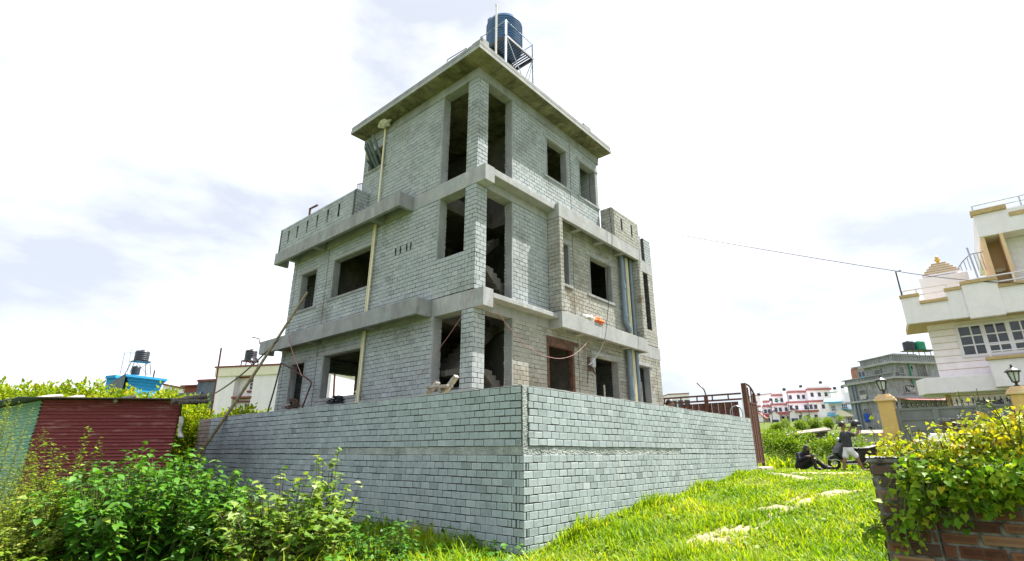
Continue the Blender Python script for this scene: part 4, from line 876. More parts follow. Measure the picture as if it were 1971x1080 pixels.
for dz in (0, -.28, -.56): rt.tube([(XT_+.05, yEnd-.05, ztop+dz), (XT_+.05, oy(1930, 521, XT_), ztop+dz+.06), (XT_+.05, -9, ztop+dz+.06)], .035, 6)
for x in (1735, 1763, 1823, 1857, 1911, 1960): y = oy(x, 560, XT_); rt.tube([(XT_+.05, y, ztop+.03), (XT_+.05, y, ztop-.95)], .032, 6)
rt.build('terrace_rail', MAT['frame_white'], RH, True)
# upper storey set back, with tall peach opening, upper parapet and railing
XU = XR+.4; yu = oy(1886, 457, XU-1.0); zu0 = onX(1886, 457, XU-1.0)[2]; zu1 = onX(1870, 411, XU-1.0)[2]
m = MB(); m.box(XU-1.0, XU+6, -9, yu, zu0, zu1-.12); m.build('upper_parapet', MAT['white'], RH, bevel=.02)
m = MB(); m.box(XU-1.1, XU-.7, oy(1936, 396, XU-1.1), yu+.08, zu1-.119, zu1+.08); m.box(XU-1.05, XU-.72, -9, oy(1937, 396, XU-1.1), zu1-.5, zu1-.32); m.build('parapet_trim', MAT['beige'], RH)
yj = oy(1928, 460, XU); m = MB(); m.box(XU, XU+.3, -9, yj, zs+.25, zu0)
for kk in range(13): z = zs+.3+kk*.3; m.box(XU-.02, XU-.001, -9, yj-.15, z+.02, min(z+.29, zu0-.01))
m.build('siding_wall', flat('white siding upper', (.78, .78, .84), .6, var=.04), RH)
m = MB(); m.box(XU-1.0, XU+.3, yj+.0, yj+.12, zs+.25, zu0-.001); m.box(XU+.25, XU+.3, yj+.12, yu-.1, zs+.25, zu0-.001); m.box(XU-.95, XU+2.5, yu-.14, yu-.02, zs+.25, zu0-.001); m.build('porch_wall', MAT['peach'], RH)
for z in (.55, .25):
    q = MB(); zz_ = zs+.25+(zu0-zs)*z; 
    V_ = [(XU+.24, (yj+yu)/2+.22*cos(th), zz_+.09*sin(th)) for th in np.linspace(0, 2*pi, 16, endpoint=False)]; q.prism(V_, (-.1, 0, 0)); q.build('wall_lamp', MAT['cream'], RH, bevel=.02)
rt = MB(); zt2 = onX(1870, 398, XU-.9)[2]
for dz in (0, -.22, -.44): rt.tube([(XU-.9, yu-.05, zt2+dz), (XU-.9, -9, zt2+dz)], .028, 6)
for i in range(6): rt.tube([(XU-.9, yu-.05-i*1.55, zt2), (XU-.9, yu-.05-i*1.55, zt2-.65)], .028, 6)
rt.build('roof_rail', MAT['steel_light'], RH, True)
# windows
w0 = onX(1836, 628, XR); w1 = onX(1955, 612, XR); w2 = onX(1857, 689, XR)
window(RH, (XR-.02, 0, 0), -eY, NX, -w0[1], -(w0[1]-2.62), w2[2], w0[2], panes=(2, 3), leaves=3, fr=.11, dep=.09)
window(RH, (XR-.02, 0, 0), -eY, NX, -onX(1872, 769, XR)[1], -onX(1872, 769, XR)[1]+3.0, onX(1876, 800, XR)[2], onX(1872, 767, XR)[2], panes=(2, 2), leaves=3, fr=.1, dep=.08)
# shrine-like roof turret on the terrace, stair rail, pole
tu = thing('roof_turret', 'white box turret with stepped gold-edged pyramid roof and gold finial on the white house terrace', 'turret', (XR+1.2, .2, zs))
XS = XR+.6; y0 = oy(1769, 540, XS); y1 = oy(1862, 522, XS); zb_ = onX(1800, 532, XS)[2]
m = MB(); m.box(XS, XS+2.2, y1, y0, zs+.25, zb_); m.build('turret_wall', MAT['white'], tu, bevel=.02)
yc0, yc1 = oy(1777, 534, XS), oy(1848, 521, XS); H = onX(1807, 515, XS)[2]-zb_; nS = 5
cyy = (yc0+yc1)/2; hw = (yc0-yc1)/2
for i in range(nS):
    f = 1-i/nS*.78; z = zb_+.10+.14*i
    m = MB(); m.box(XS+.9-hw*f, XS+.9+hw*f, cyy-hw*f, cyy+hw*f, z, z+.09); m.build('roof_tier', MAT['white'], tu)
    m = MB(); f += .04; m.box(XS+.9-hw*f, XS+.9+hw*f, cyy-hw*f, cyy+hw*f, z+.091, z+.137); m.build('tier_edge', MAT['beige'], tu)
m = MB(); m.lathe([(.01, 0), (.13, 0), (.08, .08), (.05, .13), (.12, .21), (.12, .25), (.05, .32), (.09, .37), (.04, .43), (.01, .47)], (XS+.9, cyy, zb_+.09+.14*nS), 12); m.build('finial', MAT['gold'], tu, True)
sr = thing('stair_railing', 'dark steel railing with curved top beside the turret on the white house terrace', 'railing', (XR+.5, -1.4, zs))
tp = [onX(a, b, XR+.3) for a, b in ((1842, 520), (1850, 507), (1858, 498), (1868, 490), (1880, 487), (1895, 484))]
tubes('top_rail', MAT['steel_light'], smoothpath(tp, 4), .025, sr, 6)
for i in range(8):
    x = 1848+i*6.4; yy = np.interp(x, [1842, 1850, 1858, 1868, 1880, 1895], [520, 507, 498, 490, 487, 484]); a = onX(x, yy, XR+.3); tubes('baluster', MAT['steel_light'], [a, (a[0], a[1]-.02, min(a[2]-.25, onX(x, 522, XR+.3)[2]))], .018, sr, 5)
po = tag(tubes('roof_pole', MAT['steel_light'], [onX(1886, 545, XR-.2), onX(1861, 477, XR-.2)], .035, None, 8), 'grey pole standing on the white house terrace by the railing', 'pole')
lp = thing('line_pole', 'thin bent steel pole carrying the power line at the terrace corner', 'pole', onX(1737, 572, XT_)); tubes('pole_arm', MAT['steel_dark'], [onX(1737, 573, XT_+.02), onX(1724, 523, XT_+.02), onX(1734, 520.5, XT_+.02)], .03, lp, 6)
# ------------------------------------------------------------------ grey gate with lamp pillars
XG = 24.0
GG = thing('driveway_gate', 'wide grey metal gate with spiked top rail between yellow pillars', 'gate', (XG, 0, 1.0))
yl, yr = onX(1722, 800, XG)[1]-.03, -1.1
m = MB(); m.box(XG, XG+.05, yr, yl, 1.1, 3.14); m.build('sheet_panel', MAT['gate_grey'], GG)
for z in (3.1, 2.75, 2.38, 2.02, 1.66, 1.3): m = MB(); m.box(XG-.05, XG-.001, yr, yl, z-.03, z+.045); m.build('rail', MAT['gate_grey'], GG)
for y in (yl-.06, onX(1803, 800, XG)[1], onX(1888, 800, XG)[1], yr+.03): m = MB(); m.box(XG-.07, XG-.051, y-.09, y+.09, 1.12, 3.1); m.build('stile', MAT['gate_grey'], GG)
n_ = 22
for i in range(n_):
    y = yl-.12-(yl-yr-.2)*i/(n_-1); m = MB(); m.lathe([(.012, 0), (.012, .08), (.045, .1), (.012, .13), (.04, .17), (.005, .27)], (XG, y, 3.145), 6); m.build('spike', MAT['steel_dark'], GG, True)
for (x, y) in ((1847, 802), (1928, 798)):
    p = onX(x, y, XG-.08); m = MB()
    for k_ in range(4):
        th = pi*k_/2+.5; d_ = np.array([0, cos(th), sin(th)]); d2_ = np.array([0, -sin(th), cos(th)]); m.prism([p, p+d_*.07, p+d_*.07+d2_*.04, p+d_*.02+d2_*.03], (-.01, 0, 0))
    m.build('ornament', MAT['frame_white'], GG)
def gate_pillar(yc_, lab, lab2):
    g = thing('gate_pillar', lab, 'pillar', (XG, yc_, 1.0), group='yellow gate pillars'); m = MB(); m.box(XG-.25, XG+.25, yc_-.24, yc_+.24, .9, 3.42); m.build('shaft', MAT['yellow_pillar'], g, bevel=.02)
    m = MB(); m.box(XG-.34, XG+.34, yc_-.33, yc_+.33, 3.42, 3.52); m.box(XG-.29, XG+.29, yc_-.28, yc_+.28, 3.521, 3.6); m.box(XG-.2, XG+.2, yc_-.19, yc_+.19, 3.601, 3.68); m.build('pillar_cap', MAT['peach'], g, bevel=.02)
    l = thing('gate_lamp', lab2, 'lamp', (XG, yc_, 3.68), group='black lanterns on the gate pillars'); c = np.array([XG, yc_, 3.68])
    m = MB(); m.lathe([(.1, 0), (.1, .03), (.04, .06), (.04, .12), (.1, .15), (.1, .17)], c, 10); m.build('lamp_base', MAT['black'], l, True)
    m = MB(); m.lathe([(.01, .48), (.22, .48), (.2, .53), (.06, .62), (.03, .66), (.035, .7), (.01, .74)], c, 8); m.build('lamp_roof', MAT['black'], l)
    m = MB()
    for k_ in range(6):
        th = pi*k_/3; m.tube([c+np.array([.1*cos(th), .1*sin(th), .17]), c+np.array([.17*cos(th), .17*sin(th), .48])], .014, 5)
    m.build('lamp_cage', MAT['black'], l)
    m = MB(); m.lathe([(.01, .175), (.085, .175), (.15, .47), (.01, .475)], c, 12); m.build('lamp_glass', flat('pale lamp glass', (.5, .55, .55), .15, var=.1, bs_=0), l, True)
gate_pillar(2.3, 'yellow ochre gate pillar with a black lantern, nearest the man with the helmet', 'black lantern on the gate pillar nearest the man')
gate_pillar(-1.36, 'yellow ochre gate pillar with lantern cut by the right photo edge', 'black lantern at the right photo edge')
def rayh(x):
    d = ray(x, 800)*np.array([1, 1, 0]); return d/np.linalg.norm(d)
# ------------------------------------------------------------------ grey concrete building beyond the gate
f1, f2 = frame(-7)                                     # f1 away to the left, f2 to the right
CB = at(1713, 684, 50); gb0 = 1.9
GB = thing('concrete_building', 'unfinished grey concrete building with baluster parapets, torn window sheets and blue cloth', 'building', (CB[0], CB[1], gb0))
def gp_(x, y, face):                                    # photo pixel -> (along, z) on one face of the building
    n = f2 if face == 'L' else f1; p = hit(x, y, CB, n); return ((p-CB) @ (f1 if face == 'L' else f2)), p[2]
aL2, _ = gp_(1660, 697, 'L'); aR2, _ = gp_(1800, 690, 'R')
zt2, zb2 = CB[2], gp_(1716, 697, 'L')[1]
zs1 = gp_(1720, 727, 'L')[1]; zs0 = gp_(1727, 765, 'L')[1]
aL1, _ = gp_(1630, 740, 'L')
m = MB(); wbox(m, CB, f1, f2, 0, aL2, 0, aR2, zs1, CB[2]-.65); m.build('upper_wall', MAT['old_conc'], GB)
m = MB(); wbox(m, CB, f1, f2, 0, aL1, 0, aR2, gb0-1, zs1-.001); m.build('wall', MAT['old_conc'], GB)
for (z, al) in ((CB[2]-.69, aL2), (zs1, aL1), (zs0, aL1)): m = MB(); wbox(m, CB, f1, f2, -.35, al+.35, -.4, aR2+.3, z-.10, z+.09); m.build('slab_edge', MAT['conc_light'], GB)
def balustrade(z0, h, al, left_only=False, a0=0):
    m = MB(); wbox(m, CB, f1, f2, -.3, al+.3, -.35, -.15, z0+h-.09, z0+h); 
    if not left_only: wbox(m, CB, f1, f2, -.3, -.1, -.15, aR2+.2, z0+h-.089, z0+h-.001)
    m.build('parapet_rail', MAT['conc'], GB); b = MB()
    for k in range(int((al+.5-a0)/.22)): a = CB+f1*(a0-.2+k*.22)-f2*.25; b.obox(np.array([a[0], a[1], z0]), f1*.11, f2*.1, ZU*(h-.09))
    if not left_only:
        for k in range(int((aR2+.3)/.22)): a = CB+f2*(k*.22-.15)-f1*.25; b.obox(np.array([a[0], a[1], z0]), f2*.11, f1*.1, ZU*(h-.09))
    b.build('balusters', MAT['conc'], GB)
    m = MB(); wbox(m, CB, f1, f2, -.1, al+.1, .2, .3, z0, z0+h-.03); wbox(m, CB, f1, f2, .2, .3, .301, aR2+.1, z0, z0+h-.03) if not left_only else None; m.build('parapet_backing', MAT['slate_wall'], GB)
balustrade(CB[2]-.6, .64, aL2); balustrade(zs1+.1, .42, aL1, True, 0)
def gwin(face, x0, y0, x1, y1, kind='hole'):
    a0, za = gp_(x0, y0, face); a1, zb_ = gp_(x1, y1, face); a0, a1 = min(a0, a1), max(a0, a1); zb_, za = min(za, zb_), max(za, zb_)
    e, n = (f1, -f2) if face == 'L' else (f2, -f1)
    o = CB+n*.001; w = window(GB, o, e, n, a0, a1, zb_, za, mat='old_conc', panes=(1, 1) if kind == 'hole' else (5, 1), fr=.09, dep=.12, glass='black' if kind != 'wood' else 'darkwood')
    if kind == 'sheet':
        m = MB(); P = [o+e*(a0+.1)+ZU*(za-.15-o[2])+n*.14, o+e*(a1-.2)+ZU*(zb_+.5-o[2])+n*.16, o+e*(a1-.1)+ZU*(zb_+.1-o[2])+n*.14, o+e*(a0+.5)+ZU*(zb_+.1-o[2])+n*.15]; m.prism(P, n*.02); m.build('torn_sheet', flat('grey torn sheet', (.33, .34, .35), .8, var=.3), w)
    if kind == 'white':
        m = MB(); m.obox(o+e*(a0+.06)+ZU*(zb_-.2-o[2])+n*.13, e*(a1-a0-.1), n*.02, ZU*((za-zb_)*.6)); m.build('torn_sheet', flat('pale torn sheet', (.48, .48, .46), .8, var=.3), w)
gwin('L', 1682, 712, 1700, 727, 'white'); gwin('L', 1655, 751, 1671, 764, 'white'); gwin('L', 1699, 745, 1709, 757); gwin('L', 1663, 786, 1679, 803, 'bars')
gwin('R', 1725, 705, 1741, 721, 'bars'); gwin('R', 1748, 703, 1758, 713); gwin('R', 1763, 700, 1786, 727, 'wood'); gwin('R', 1737, 740, 1763, 757, 'sheet'); gwin('R', 1775, 741, 1786, 752); gwin('R', 1731, 777, 1750, 790, 'bars'); gwin('L', 1671, 820, 1685, 832)
for x in (1644, 1650): a, z = gp_(x, 760, 'L'); q = CB+f1*a-f2*.15; tubes('drain_pipe', MAT['pvc_grey'], [(q[0], q[1], gb0), (q[0], q[1], zs1)], .09, GB, 6)
a, z = gp_(1746, 697, 'R'); q = CB+f2*a-f1*.12; tubes('green_pipe', MAT['tank_green'], [(q[0], q[1], z), (q[0], q[1], z-2.2)], .07, GB, 6)
a0, z = gp_(1722, 766, 'R'); q = CB+f2*a0; m = MB(); m.prism([q+ZU*(z-q[2])-f1*1.6-ZU*.35, q+f2*9+ZU*(z-q[2])-f1*1.6-ZU*.35, q+f2*9+ZU*(z-q[2]), q+ZU*(z-q[2])], ZU*.06); m.build('awning', MAT['roof_red'], GB)
a, z = gp_(1676, 805, 'L'); q = CB+f1*a-f2*.4; q[2] = z; MAT['cloth_blue'] = flat('blue cloth', (.02, .09, .42), .9, var=.2); clothlump('hung_cloth', q, .08, .26, .42, 'cloth_blue', 'crumpled blue cloth hanging from a window of the grey concrete building', 'cloth', 12)
m = MB(); wbox(m, CB, f1, f2, .5, 1.6, -.2+1, 3.4, CB[2]-.6, CB[2]+.3); m.build('roof_hatch', MAT['old_conc'], GB)
for k, (x, mt_, lb) in enumerate(((1753.5, 'tank_black', 'dark tank beside the green tank on the grey concrete building'), (1774, 'tank_green', 'green water tank on the grey concrete building'))):
    c = at(x, 684, 52.5); c[2] = at(x, 676, 52.5)[2]; tank_on_stand(c, .52, .95, 0.06, lb, mt_, stand=False)
c0 = at(1740, 676, 52.5); tsd = thing('tank_stand', 'long thin steel stand under the dark and green tanks', 'tank stand', (c0[0], c0[1], CB[2])); q = at(1795, 676, 52.5); d_ = q-c0; d_[2] = 0
m = MB(); m.prism([c0-FW*.6, c0+d_-FW*.6, c0+d_+FW*.6, c0+FW*.6], ZU*.06); m.build('platform', MAT['steel_dark'], tsd)
for k in range(6): p = c0+d_*(k/5); tubes('leg', MAT['steel_dark'], [p-FW*.4, np.array([p[0], p[1], CB[2]-.3])-FW*.4*np.array([1, 1, 0])], .035, tsd, 4)
# pink brick building behind it
pb = thing('brick_building', 'small pinkish brick building with blue drums on its balcony behind the grey building', 'building', at(1637, 740, 68)*np.array([1, 1, 0]))
A_, B_ = at(1637, 711, 68), at(1674, 705, 66); d = B_-A_; d[2] = 0
m = MB(); m.prism([A_*[1, 1, 0], A_*[1, 1, 0]+d, B_, A_], rayh(1640)*5); m.build('wall', MAT['pinkbrick'], pb)
m = MB(); s = d*.28; m.prism([A_+s-FW*.06-ZU*3.4, A_+s+d*.5-FW*.06-ZU*3.4, A_+s+d*.5-FW*.06-ZU*.25, A_+s-FW*.06-ZU*.25], FW*.05); m.build('balcony_recess', MAT['old_conc'], pb)
for k in range(3): p = A_+d*(.36+.17*k)-FW*.1-ZU*1.3; m = MB(); m.obox(p, d*.09, FW*.03, ZU*.8); m.build('window', MAT['glass'], pb)
m = MB(); m.prism([A_-FW*.25-d*.02, B_-FW*.25+d*.02, B_-FW*.25+d*.02+ZU*.2, A_-FW*.25-d*.02+ZU*.2], rayh(1640)*5.4); m.build('roof_slab', MAT['old_conc'], pb)
m = MB(); p = A_+d*.1-FW*.05-ZU*2.2; m.obox(p, d*.12, FW*.04, ZU*.9); m.build('window', MAT['glass'], pb)
for k in range(2): c = A_+d*(.5+.3*k)-FW*.5; c = np.array([c[0], c[1], at(1660, 735, 66)[2]]); m = MB(); m.lathe([(.01, 0), (.42, 0), (.45, .3), (.42, .75), (.01, .78)], c, 12); tag(m.build('drum', MAT['blue_wall'], None, True), ['left blue drum on the pink brick building', 'right blue drum on the pink brick building'][k], 'drum')
# ------------------------------------------------------------------ white terraced houses on the slope
def terrace_house(i, D, tiers, gable, label):
    x0, y0, x1, y1 = tiers[0]; base = at((x0+x1)/2, 812, D); z0 = base[2]-3
    t = thing('terraced_house', label, 'house', (base[0], base[1], z0), group='white terraced houses on the slope')
    for k, (x0, y0, x1, y1) in enumerate(tiers):
        Dk = D+5*k; a = at(x0, y0, Dk+1.5); b = at(x1, y1, Dk); d = b-a; d[2] = 0; L = np.linalg.norm(d); u = d/L; bk_ = np.array([-u[1], u[0], 0]); bk_ = bk_ if bk_ @ FW > 0 else -bk_
        zt = max(a[2], b[2]); o = np.array([a[0], a[1], 0.])
        m = MB(); m.prism([o+ZU*z0, o+u*L+ZU*z0, o+u*L+ZU*zt, o+ZU*zt], bk_*9); m.build('wall', MAT['white'], t)
        m = MB(); m.prism([o-bk_*.5-u*.25+ZU*(zt-.42), o-bk_*.5+u*(L+.25)+ZU*(zt-.42), o-bk_*.5+u*(L+.25)+ZU*(zt-.05), o-bk_*.5-u*.25+ZU*(zt-.05)], bk_*.6); m.build('red_band', MAT['roof_red'], t)
        if k == 2: m = MB(); m.prism([o-bk_*.3+ZU*(zt), o-bk_*.3+u*L+ZU*zt, o-bk_*.3+u*L+ZU*(zt+.4), o-bk_*.3+ZU*(zt+.4)], bk_*.2); m.build('parapet', MAT['white'], t)
        n = max(3, int(L/2.0))
        for w in range(n):
            aw = L*(w+.5)/n+random.uniform(-.3, .3); hz = .85
            g = MB(); g.obox(o+u*(aw-.27)-bk_*.08+ZU*(zt-1.75), u*.54, bk_*.07, ZU*hz); f = g.build('window', MAT['glass'], t)
            g = MB(); g.obox(o+u*(aw-.36)-bk_*.11+ZU*(zt-1.83), u*.72, bk_*.1, ZU*.07); g.build('sill', MAT['white'], f)
    if gable:
        gx, gy_ = gable; q = at(gx, gy_, D-1.2); u2 = u; m = MB(); m.prism([q-u2*1.1-ZU*.95, q+u2*1.1-ZU*.95, q], bk_*2); m.prism([q-u2*.9-ZU*4, q+u2*.9-ZU*4, q+u2*.9-ZU*.951, q-u2*.9-ZU*.951], bk_*1.5); m.build('porch', MAT['white'], t)
        m = MB(); m.prism([q-u2*1.3-ZU*1.1-bk_*.2, q-bk_*.2+ZU*.05, q-bk_*.2+ZU*.22, q-u2*1.35-ZU*.95-bk_*.2], bk_*2.4); m.prism([q+u2*1.3-ZU*1.1-bk_*.2, q-bk_*.2+ZU*.05, q-bk_*.2+ZU*.22, q+u2*1.35-ZU*.95-bk_*.2], bk_*2.4); m.build('porch_roof', MAT['roof_red'], t)
        m = MB(); m.obox(q-u2*.6-ZU*3.6-bk_*.05, u2*1.2, bk_*.04, ZU*1.9); m.build('porch_door', MAT['glass'], t)
    return t
DT = 104
T_ = lambda x, y: (1450+x/7.2, 700+y/7.2)
def tier(x0, y0, x1, y1): return (*T_(x0, y0), *T_(x1, y1))
terrace_house(0, DT+6, [tier(40, 700, 240, 690), tier(40, 610, 250, 572), tier(60, 520, 215, 515)], T_(70, 690), 'leftmost white terraced house with red bands, partly behind the rusty gate')
terrace_house(1, DT+3, [tier(330, 682, 505, 664), tier(250, 570, 470, 545), tier(258, 442, 478, 418)], T_(285, 655), 'second white terraced house from the left on the slope')
terrace_house(2, DT, [tier(505, 670, 700, 648), tier(470, 556, 735, 515), tier(475, 408, 748, 372)], T_(555, 632), 'third white terraced house from the left on the slope, middle height')
terrace_house(3, DT-3, [tier(600, 658, 885, 638), tier(745, 515, 975, 500), tier(742, 360, 1055, 335)], None, 'tallest and rightmost white terraced house on the slope')
for k, (x, y, lb) in enumerate(((430, 362, 'black tank on the second terraced house'), (660, 320, 'black tank on the third terraced house'), (933, 265, 'black tank on the tallest terraced house'), (78, 432, 'black tank above the leftmost terraced house'), (1130, 345, 'black tank behind the blue roofed house, left one'), (1237, 325, 'black tank behind the blue roofed house, right one'))):
    c = at(*T_(x, y+17), DT+12); tank_on_stand(c, .33, .62, .0, lb, stand=False); 
    m = MB(); q = np.array([c[0], c[1], c[2]-3.2]); m.box(q[0]-.4, q[0]+.4, q[1]-.4, q[1]+.4, q[2], c[2]); t = tag(m.build('tank_plinth', MAT['white'], None), 'white plinth under the '+lb, 'plinth')
# pale houses further left behind the gate
for k, (x0, y0, x1, y1, D, lb) in enumerate(((1286, 760, 1326, 758, 90, 'far white house seen above the wall left of the rusty gate panels'), (1268, 768, 1284, 766, 96, 'far low house peeping past the right corner of the unfinished house'), (1453, 762, 1487, 758, 130, 'far pale house behind the leftmost terraced house'))):
    t, a, b, u, bk_ = block_house('far_house', lb, (x0, y0, x1, y1), D, 8, 'white', 2, 'roof_red')
    for w in range(3): m = MB(); p = a+(b-a)*((w+.4)/3.2)-bk_*.06-ZU*2.2; m.obox(p, u*.9, bk_*.05, ZU*1.2); m.build('window', MAT['glass'], t)
# white house with blue roof bands
D_ = 84; bA, bB = at(*T_(1040, 560), D_), at(*T_(1370, 520), D_-2); d = bB-bA; d[2] = 0; L = np.linalg.norm(d); u = d/L; bk_ = np.array([-u[1], u[0], 0]); bk_ = bk_ if bk_ @ FW > 0 else -bk_
BH = thing('blue_roof_house', 'white house with light blue roof bands and gabled porch beside the grey concrete building', 'house', (bA[0], bA[1], 4))
def bz(y): return at(*T_(1200, y), D_)[2]
o = np.array([bA[0], bA[1], 0.]); m = MB(); m.prism([o+ZU*2, o+u*L+ZU*2, o+u*L+ZU*bz(530), o+ZU*bz(530)], bk_*8); m.build('wall', MAT['white'], BH)
m = MB(); q = o+u*L*.72; m.prism([q+ZU*2+bk_*.5, q+u*L*.3+ZU*2+bk_*.5, q+u*L*.3+ZU*bz(410)+bk_*.5, q+ZU*bz(410)+bk_*.5], bk_*6); m.build('wall', MAT['white'], BH)
bl = flat('light blue roof', (.12, .36, .52), .6, var=.1)
for (y0, y1, s0, s1) in ((560, 500, -.15, .62), (740, 690, -.1, .38)):
    m = MB(); m.prism([o-bk_*1.2+u*L*s0+ZU*bz(y0), o-bk_*1.2+u*L*s1+ZU*bz(y0), o+u*L*s1+ZU*bz(y1)+bk_*.5, o+u*L*s0+ZU*bz(y1)+bk_*.5], ZU*.25); m.build('roof_band', bl, BH)
q = o+u*L*.52-bk_*1.0; m = MB(); m.prism([q-u*1.6+ZU*bz(745), q+u*1.6+ZU*bz(745), q+ZU*bz(645)], bk_*2.5); m.build('porch_gable', MAT['cream_wall'], BH)
m = MB(); m.prism([q-bk_*.2+ZU*bz(640), q+u*3.6-bk_*.2+ZU*bz(700), q+u*3.6-bk_*.2+ZU*bz(688), q-bk_*.2+ZU*bz(628)], bk_*3); m.build('porch_roof', bl, BH)
for (x0, x1, y0, y1) in ((1065, 1135, 665, 580), (1210, 1300, 650, 560), (1090, 1150, 840, 770), (1255, 1335, 845, 750)):
    s0, s1 = (x0-1040)/330*L, (x1-1040)/330*L; window(BH, o-bk_*.05, u, -bk_, s0, s1, bz(y0), bz(y1), panes=(3, 2), fr=.1, dep=.08)
m = MB(); q = at(*T_(985, 418), 92); q2 = at(*T_(1150, 398), 90); m.prism([q, q2, q2+bk_*3+ZU*.3, q+bk_*3+ZU*.3], ZU*.12); tag(m.build('awning', MAT['tank_green'], None), 'bright green awning on the roof behind the blue roofed house', 'awning')
m = MB(); q = at(*T_(290, 525), 102); q2 = at(*T_(352, 515), 101); m.prism([q, q2, q2+bk_*2+ZU*.25, q+bk_*2+ZU*.25], ZU*.15); tag(m.build('awning', MAT['tank_green'], None), 'small green awning on the second terraced house', 'awning')
# utility poles among the terraced houses
for k, (x, y0, y1, lb) in enumerate(((243, 570, 700, 'grey power pole before the second terraced house'), (480, 545, 690, 'grey power pole before the third terraced house'), (758, 530, 760, 'tall grey power pole before the rightmost terraced house'), (130, 650, 780, 'power pole before the leftmost terraced house'))):
    p = at(*T_(x, y0), 98); q = at(*T_(x+5, y1), 98); t = thing('power_pole', lb, 'pole', q, group='power poles on the slope'); tubes('pole_shaft', MAT['steel_dark'], [q-ZU*3, p], .06, t, 6)
    for h in (.5, 1.2): m = MB(); c = p-ZU*h; m.obox(c-u*.8, u*1.6, bk_*.06, ZU*.06); m.build('crossarm', MAT['steel_dark'], t)
# low sheds in the field
for (x0, y0, x1, y1, D, dz, mt_, lb) in ((1500, 838, 1592, 826, 33, .1, 'darkwood', 'low dark shed with a sagging pale tin roof in the field'), (1636, 834, 1745, 832, 30, .14, 'white', 'low white walled shed behind the man with the helmet')):
    a = at(x0, y0, D); b = at(x1, y1, D+.5); d = b-a; t = thing('field_shed', lb, 'shed', (a[0], a[1], 1.0)); m = MB(); dd = d*[1, 1, 0]; m.prism([a*[1, 1, 0]+ZU*.8, a*[1, 1, 0]+dd+ZU*.8, b-ZU*.12, a-ZU*.12], rayh(x0)*3); m.build('wall', MAT[mt_], t)
    m = MB(); m.prism([a-FW*.5-ZU*.1, b-FW*.5-ZU*.1, b+rayh(x0)*1.6+ZU*dz, a+rayh(x0)*1.6+ZU*dz], ZU*.07); m.build('roof_sheet', concrete('old grey tin roof', (.16, .14, .125), (.36, .33, .30), (.13, .08, .05), .6), t)
# ------------------------------------------------------------------ foliage
def tmpl(rows, tip=1.0, droop=.06, fold=.12):           # leaf outline: list of (x, half width); folded along the midrib
    V = [(0, 0, 0)]; F = []; pm = 0; pl = pr = None
    for (x, w) in rows:
        i = len(V); z = -droop*x*x; V += [(x, 0, z), (x, w, z+fold*w*2), (x, -w, z+fold*w*2)]
        if pl is None: F += [(pm, i, i+1), (pm, i+2, i)]
        else: F += [(pm, i, i+1, pl), (pm, pr, i+2, i)]
        pm, pl, pr = i, i+1, i+2
    i = len(V); V.append((tip, 0, -droop)); F += [(pm, i, pl), (pm, pr, i)]
    return np.array(V, float), F
L_OVAL = tmpl([(.15, .17), (.4, .27), (.7, .19)]); L_SMALL = tmpl([(.45, .26)]); L_NARROW = tmpl([(.35, .09), (.7, .08)], droop=.15)
L_WIDE = tmpl([(.08, .17), (.24, .31), (.44, .33), (.68, .22), (.87, .09)], droop=.2, fold=.09)
hv = [(0, 0), (-.16, .16), (-.14, .36), (.06, .5), (.34, .44), (.62, .22)]
L_HEART = (np.array([(0, 0, 0)]+[(x, y, .22*abs(y)-.08*x*x) for x, y in hv[1:]]+[(1, 0, -.1)]+[(x, -y, .22*abs(y)-.08*x*x) for x, y in hv[:0:-1]]+[(.4, 0, -.03)]), None)
n_ = len(L_HEART[0])-1; L_HEART = (L_HEART[0], [(n_, i, (i+1) % n_) for i in range(n_)])
lv = [(0, .05), (-.1, .3), (.18, .34), (.22, .62), (.45, .34), (.62, .42), (.68, .16)]
pts_ = [(0, 0, 0)]+[(x, y, .15*y) for x, y in lv]+[(1.05, 0, -.12)]+[(x, -y, .15*y) for x, y in lv[::-1]]
L_LOBE = (np.array(pts_+[(.3, 0, -.03)]), [(len(pts_), i, (i+1) % len(pts_)) for i in range(len(pts_))])
def norm(a): return a/(np.linalg.norm(a, axis=-1, keepdims=True)+1e-9)
def leaves(name, pos, ax, up, size, T, mat, parent=None, rnd=None, wid=1.0):
    V, F = T; n, k = len(pos), len(V); pos = np.asarray(pos, float); ax = norm(np.asarray(ax, float)); sd = norm(np.cross(up, ax)); nr = np.cross(ax, sd)
    size = np.broadcast_to(np.asarray(size, float), (n,))[:, None, None]
    P = pos[:, None, :]+size*(V[None, :, :1]*ax[:, None]+V[None, :, 1:2]*wid*sd[:, None]+V[None, :, 2:]*nr[:, None])
    fl = np.concatenate([np.array(f) for f in F]); ft = np.array([len(f) for f in F])
    loops = (np.arange(n)[:, None]*k+fl[None]).ravel(); tot = np.tile(ft, n)
    r = np.clip(rng.normal(.5, .22, n), 0, 1) if rnd is None else rnd
    return link_mesh(name, P.reshape(-1, 3), loops, tot, mat, parent, rnd=np.repeat(r, len(F)), smooth=True)
G_ = lambda a, b, c: (a, b, c)
MAT['leaf_bush'] = leafmat('broad weed leaf', [(0, (0.030, 0.101, 0.010)), (.5, (0.068, 0.203, 0.016)), (.85, (0.115, 0.270, 0.020)), (1, (0.203, 0.297, 0.030))], .3, .5)
MAT['leaf_lobe'] = leafmat('pale lobed leaf', [(0, (.05, .13, .02)), (.45, (.14, .26, .03)), (.8, (.31, .41, .10)), (1, (.58, .62, .32))], .4, .5)
MAT['leaf_hedge'] = leafmat('hedge leaf', [(0, (0.078, 0.169, 0.008)), (.45, (0.208, 0.325, 0.014)), (.8, (0.351, 0.403, 0.020)), (1, (0.494, 0.364, 0.030))], .45, .5)
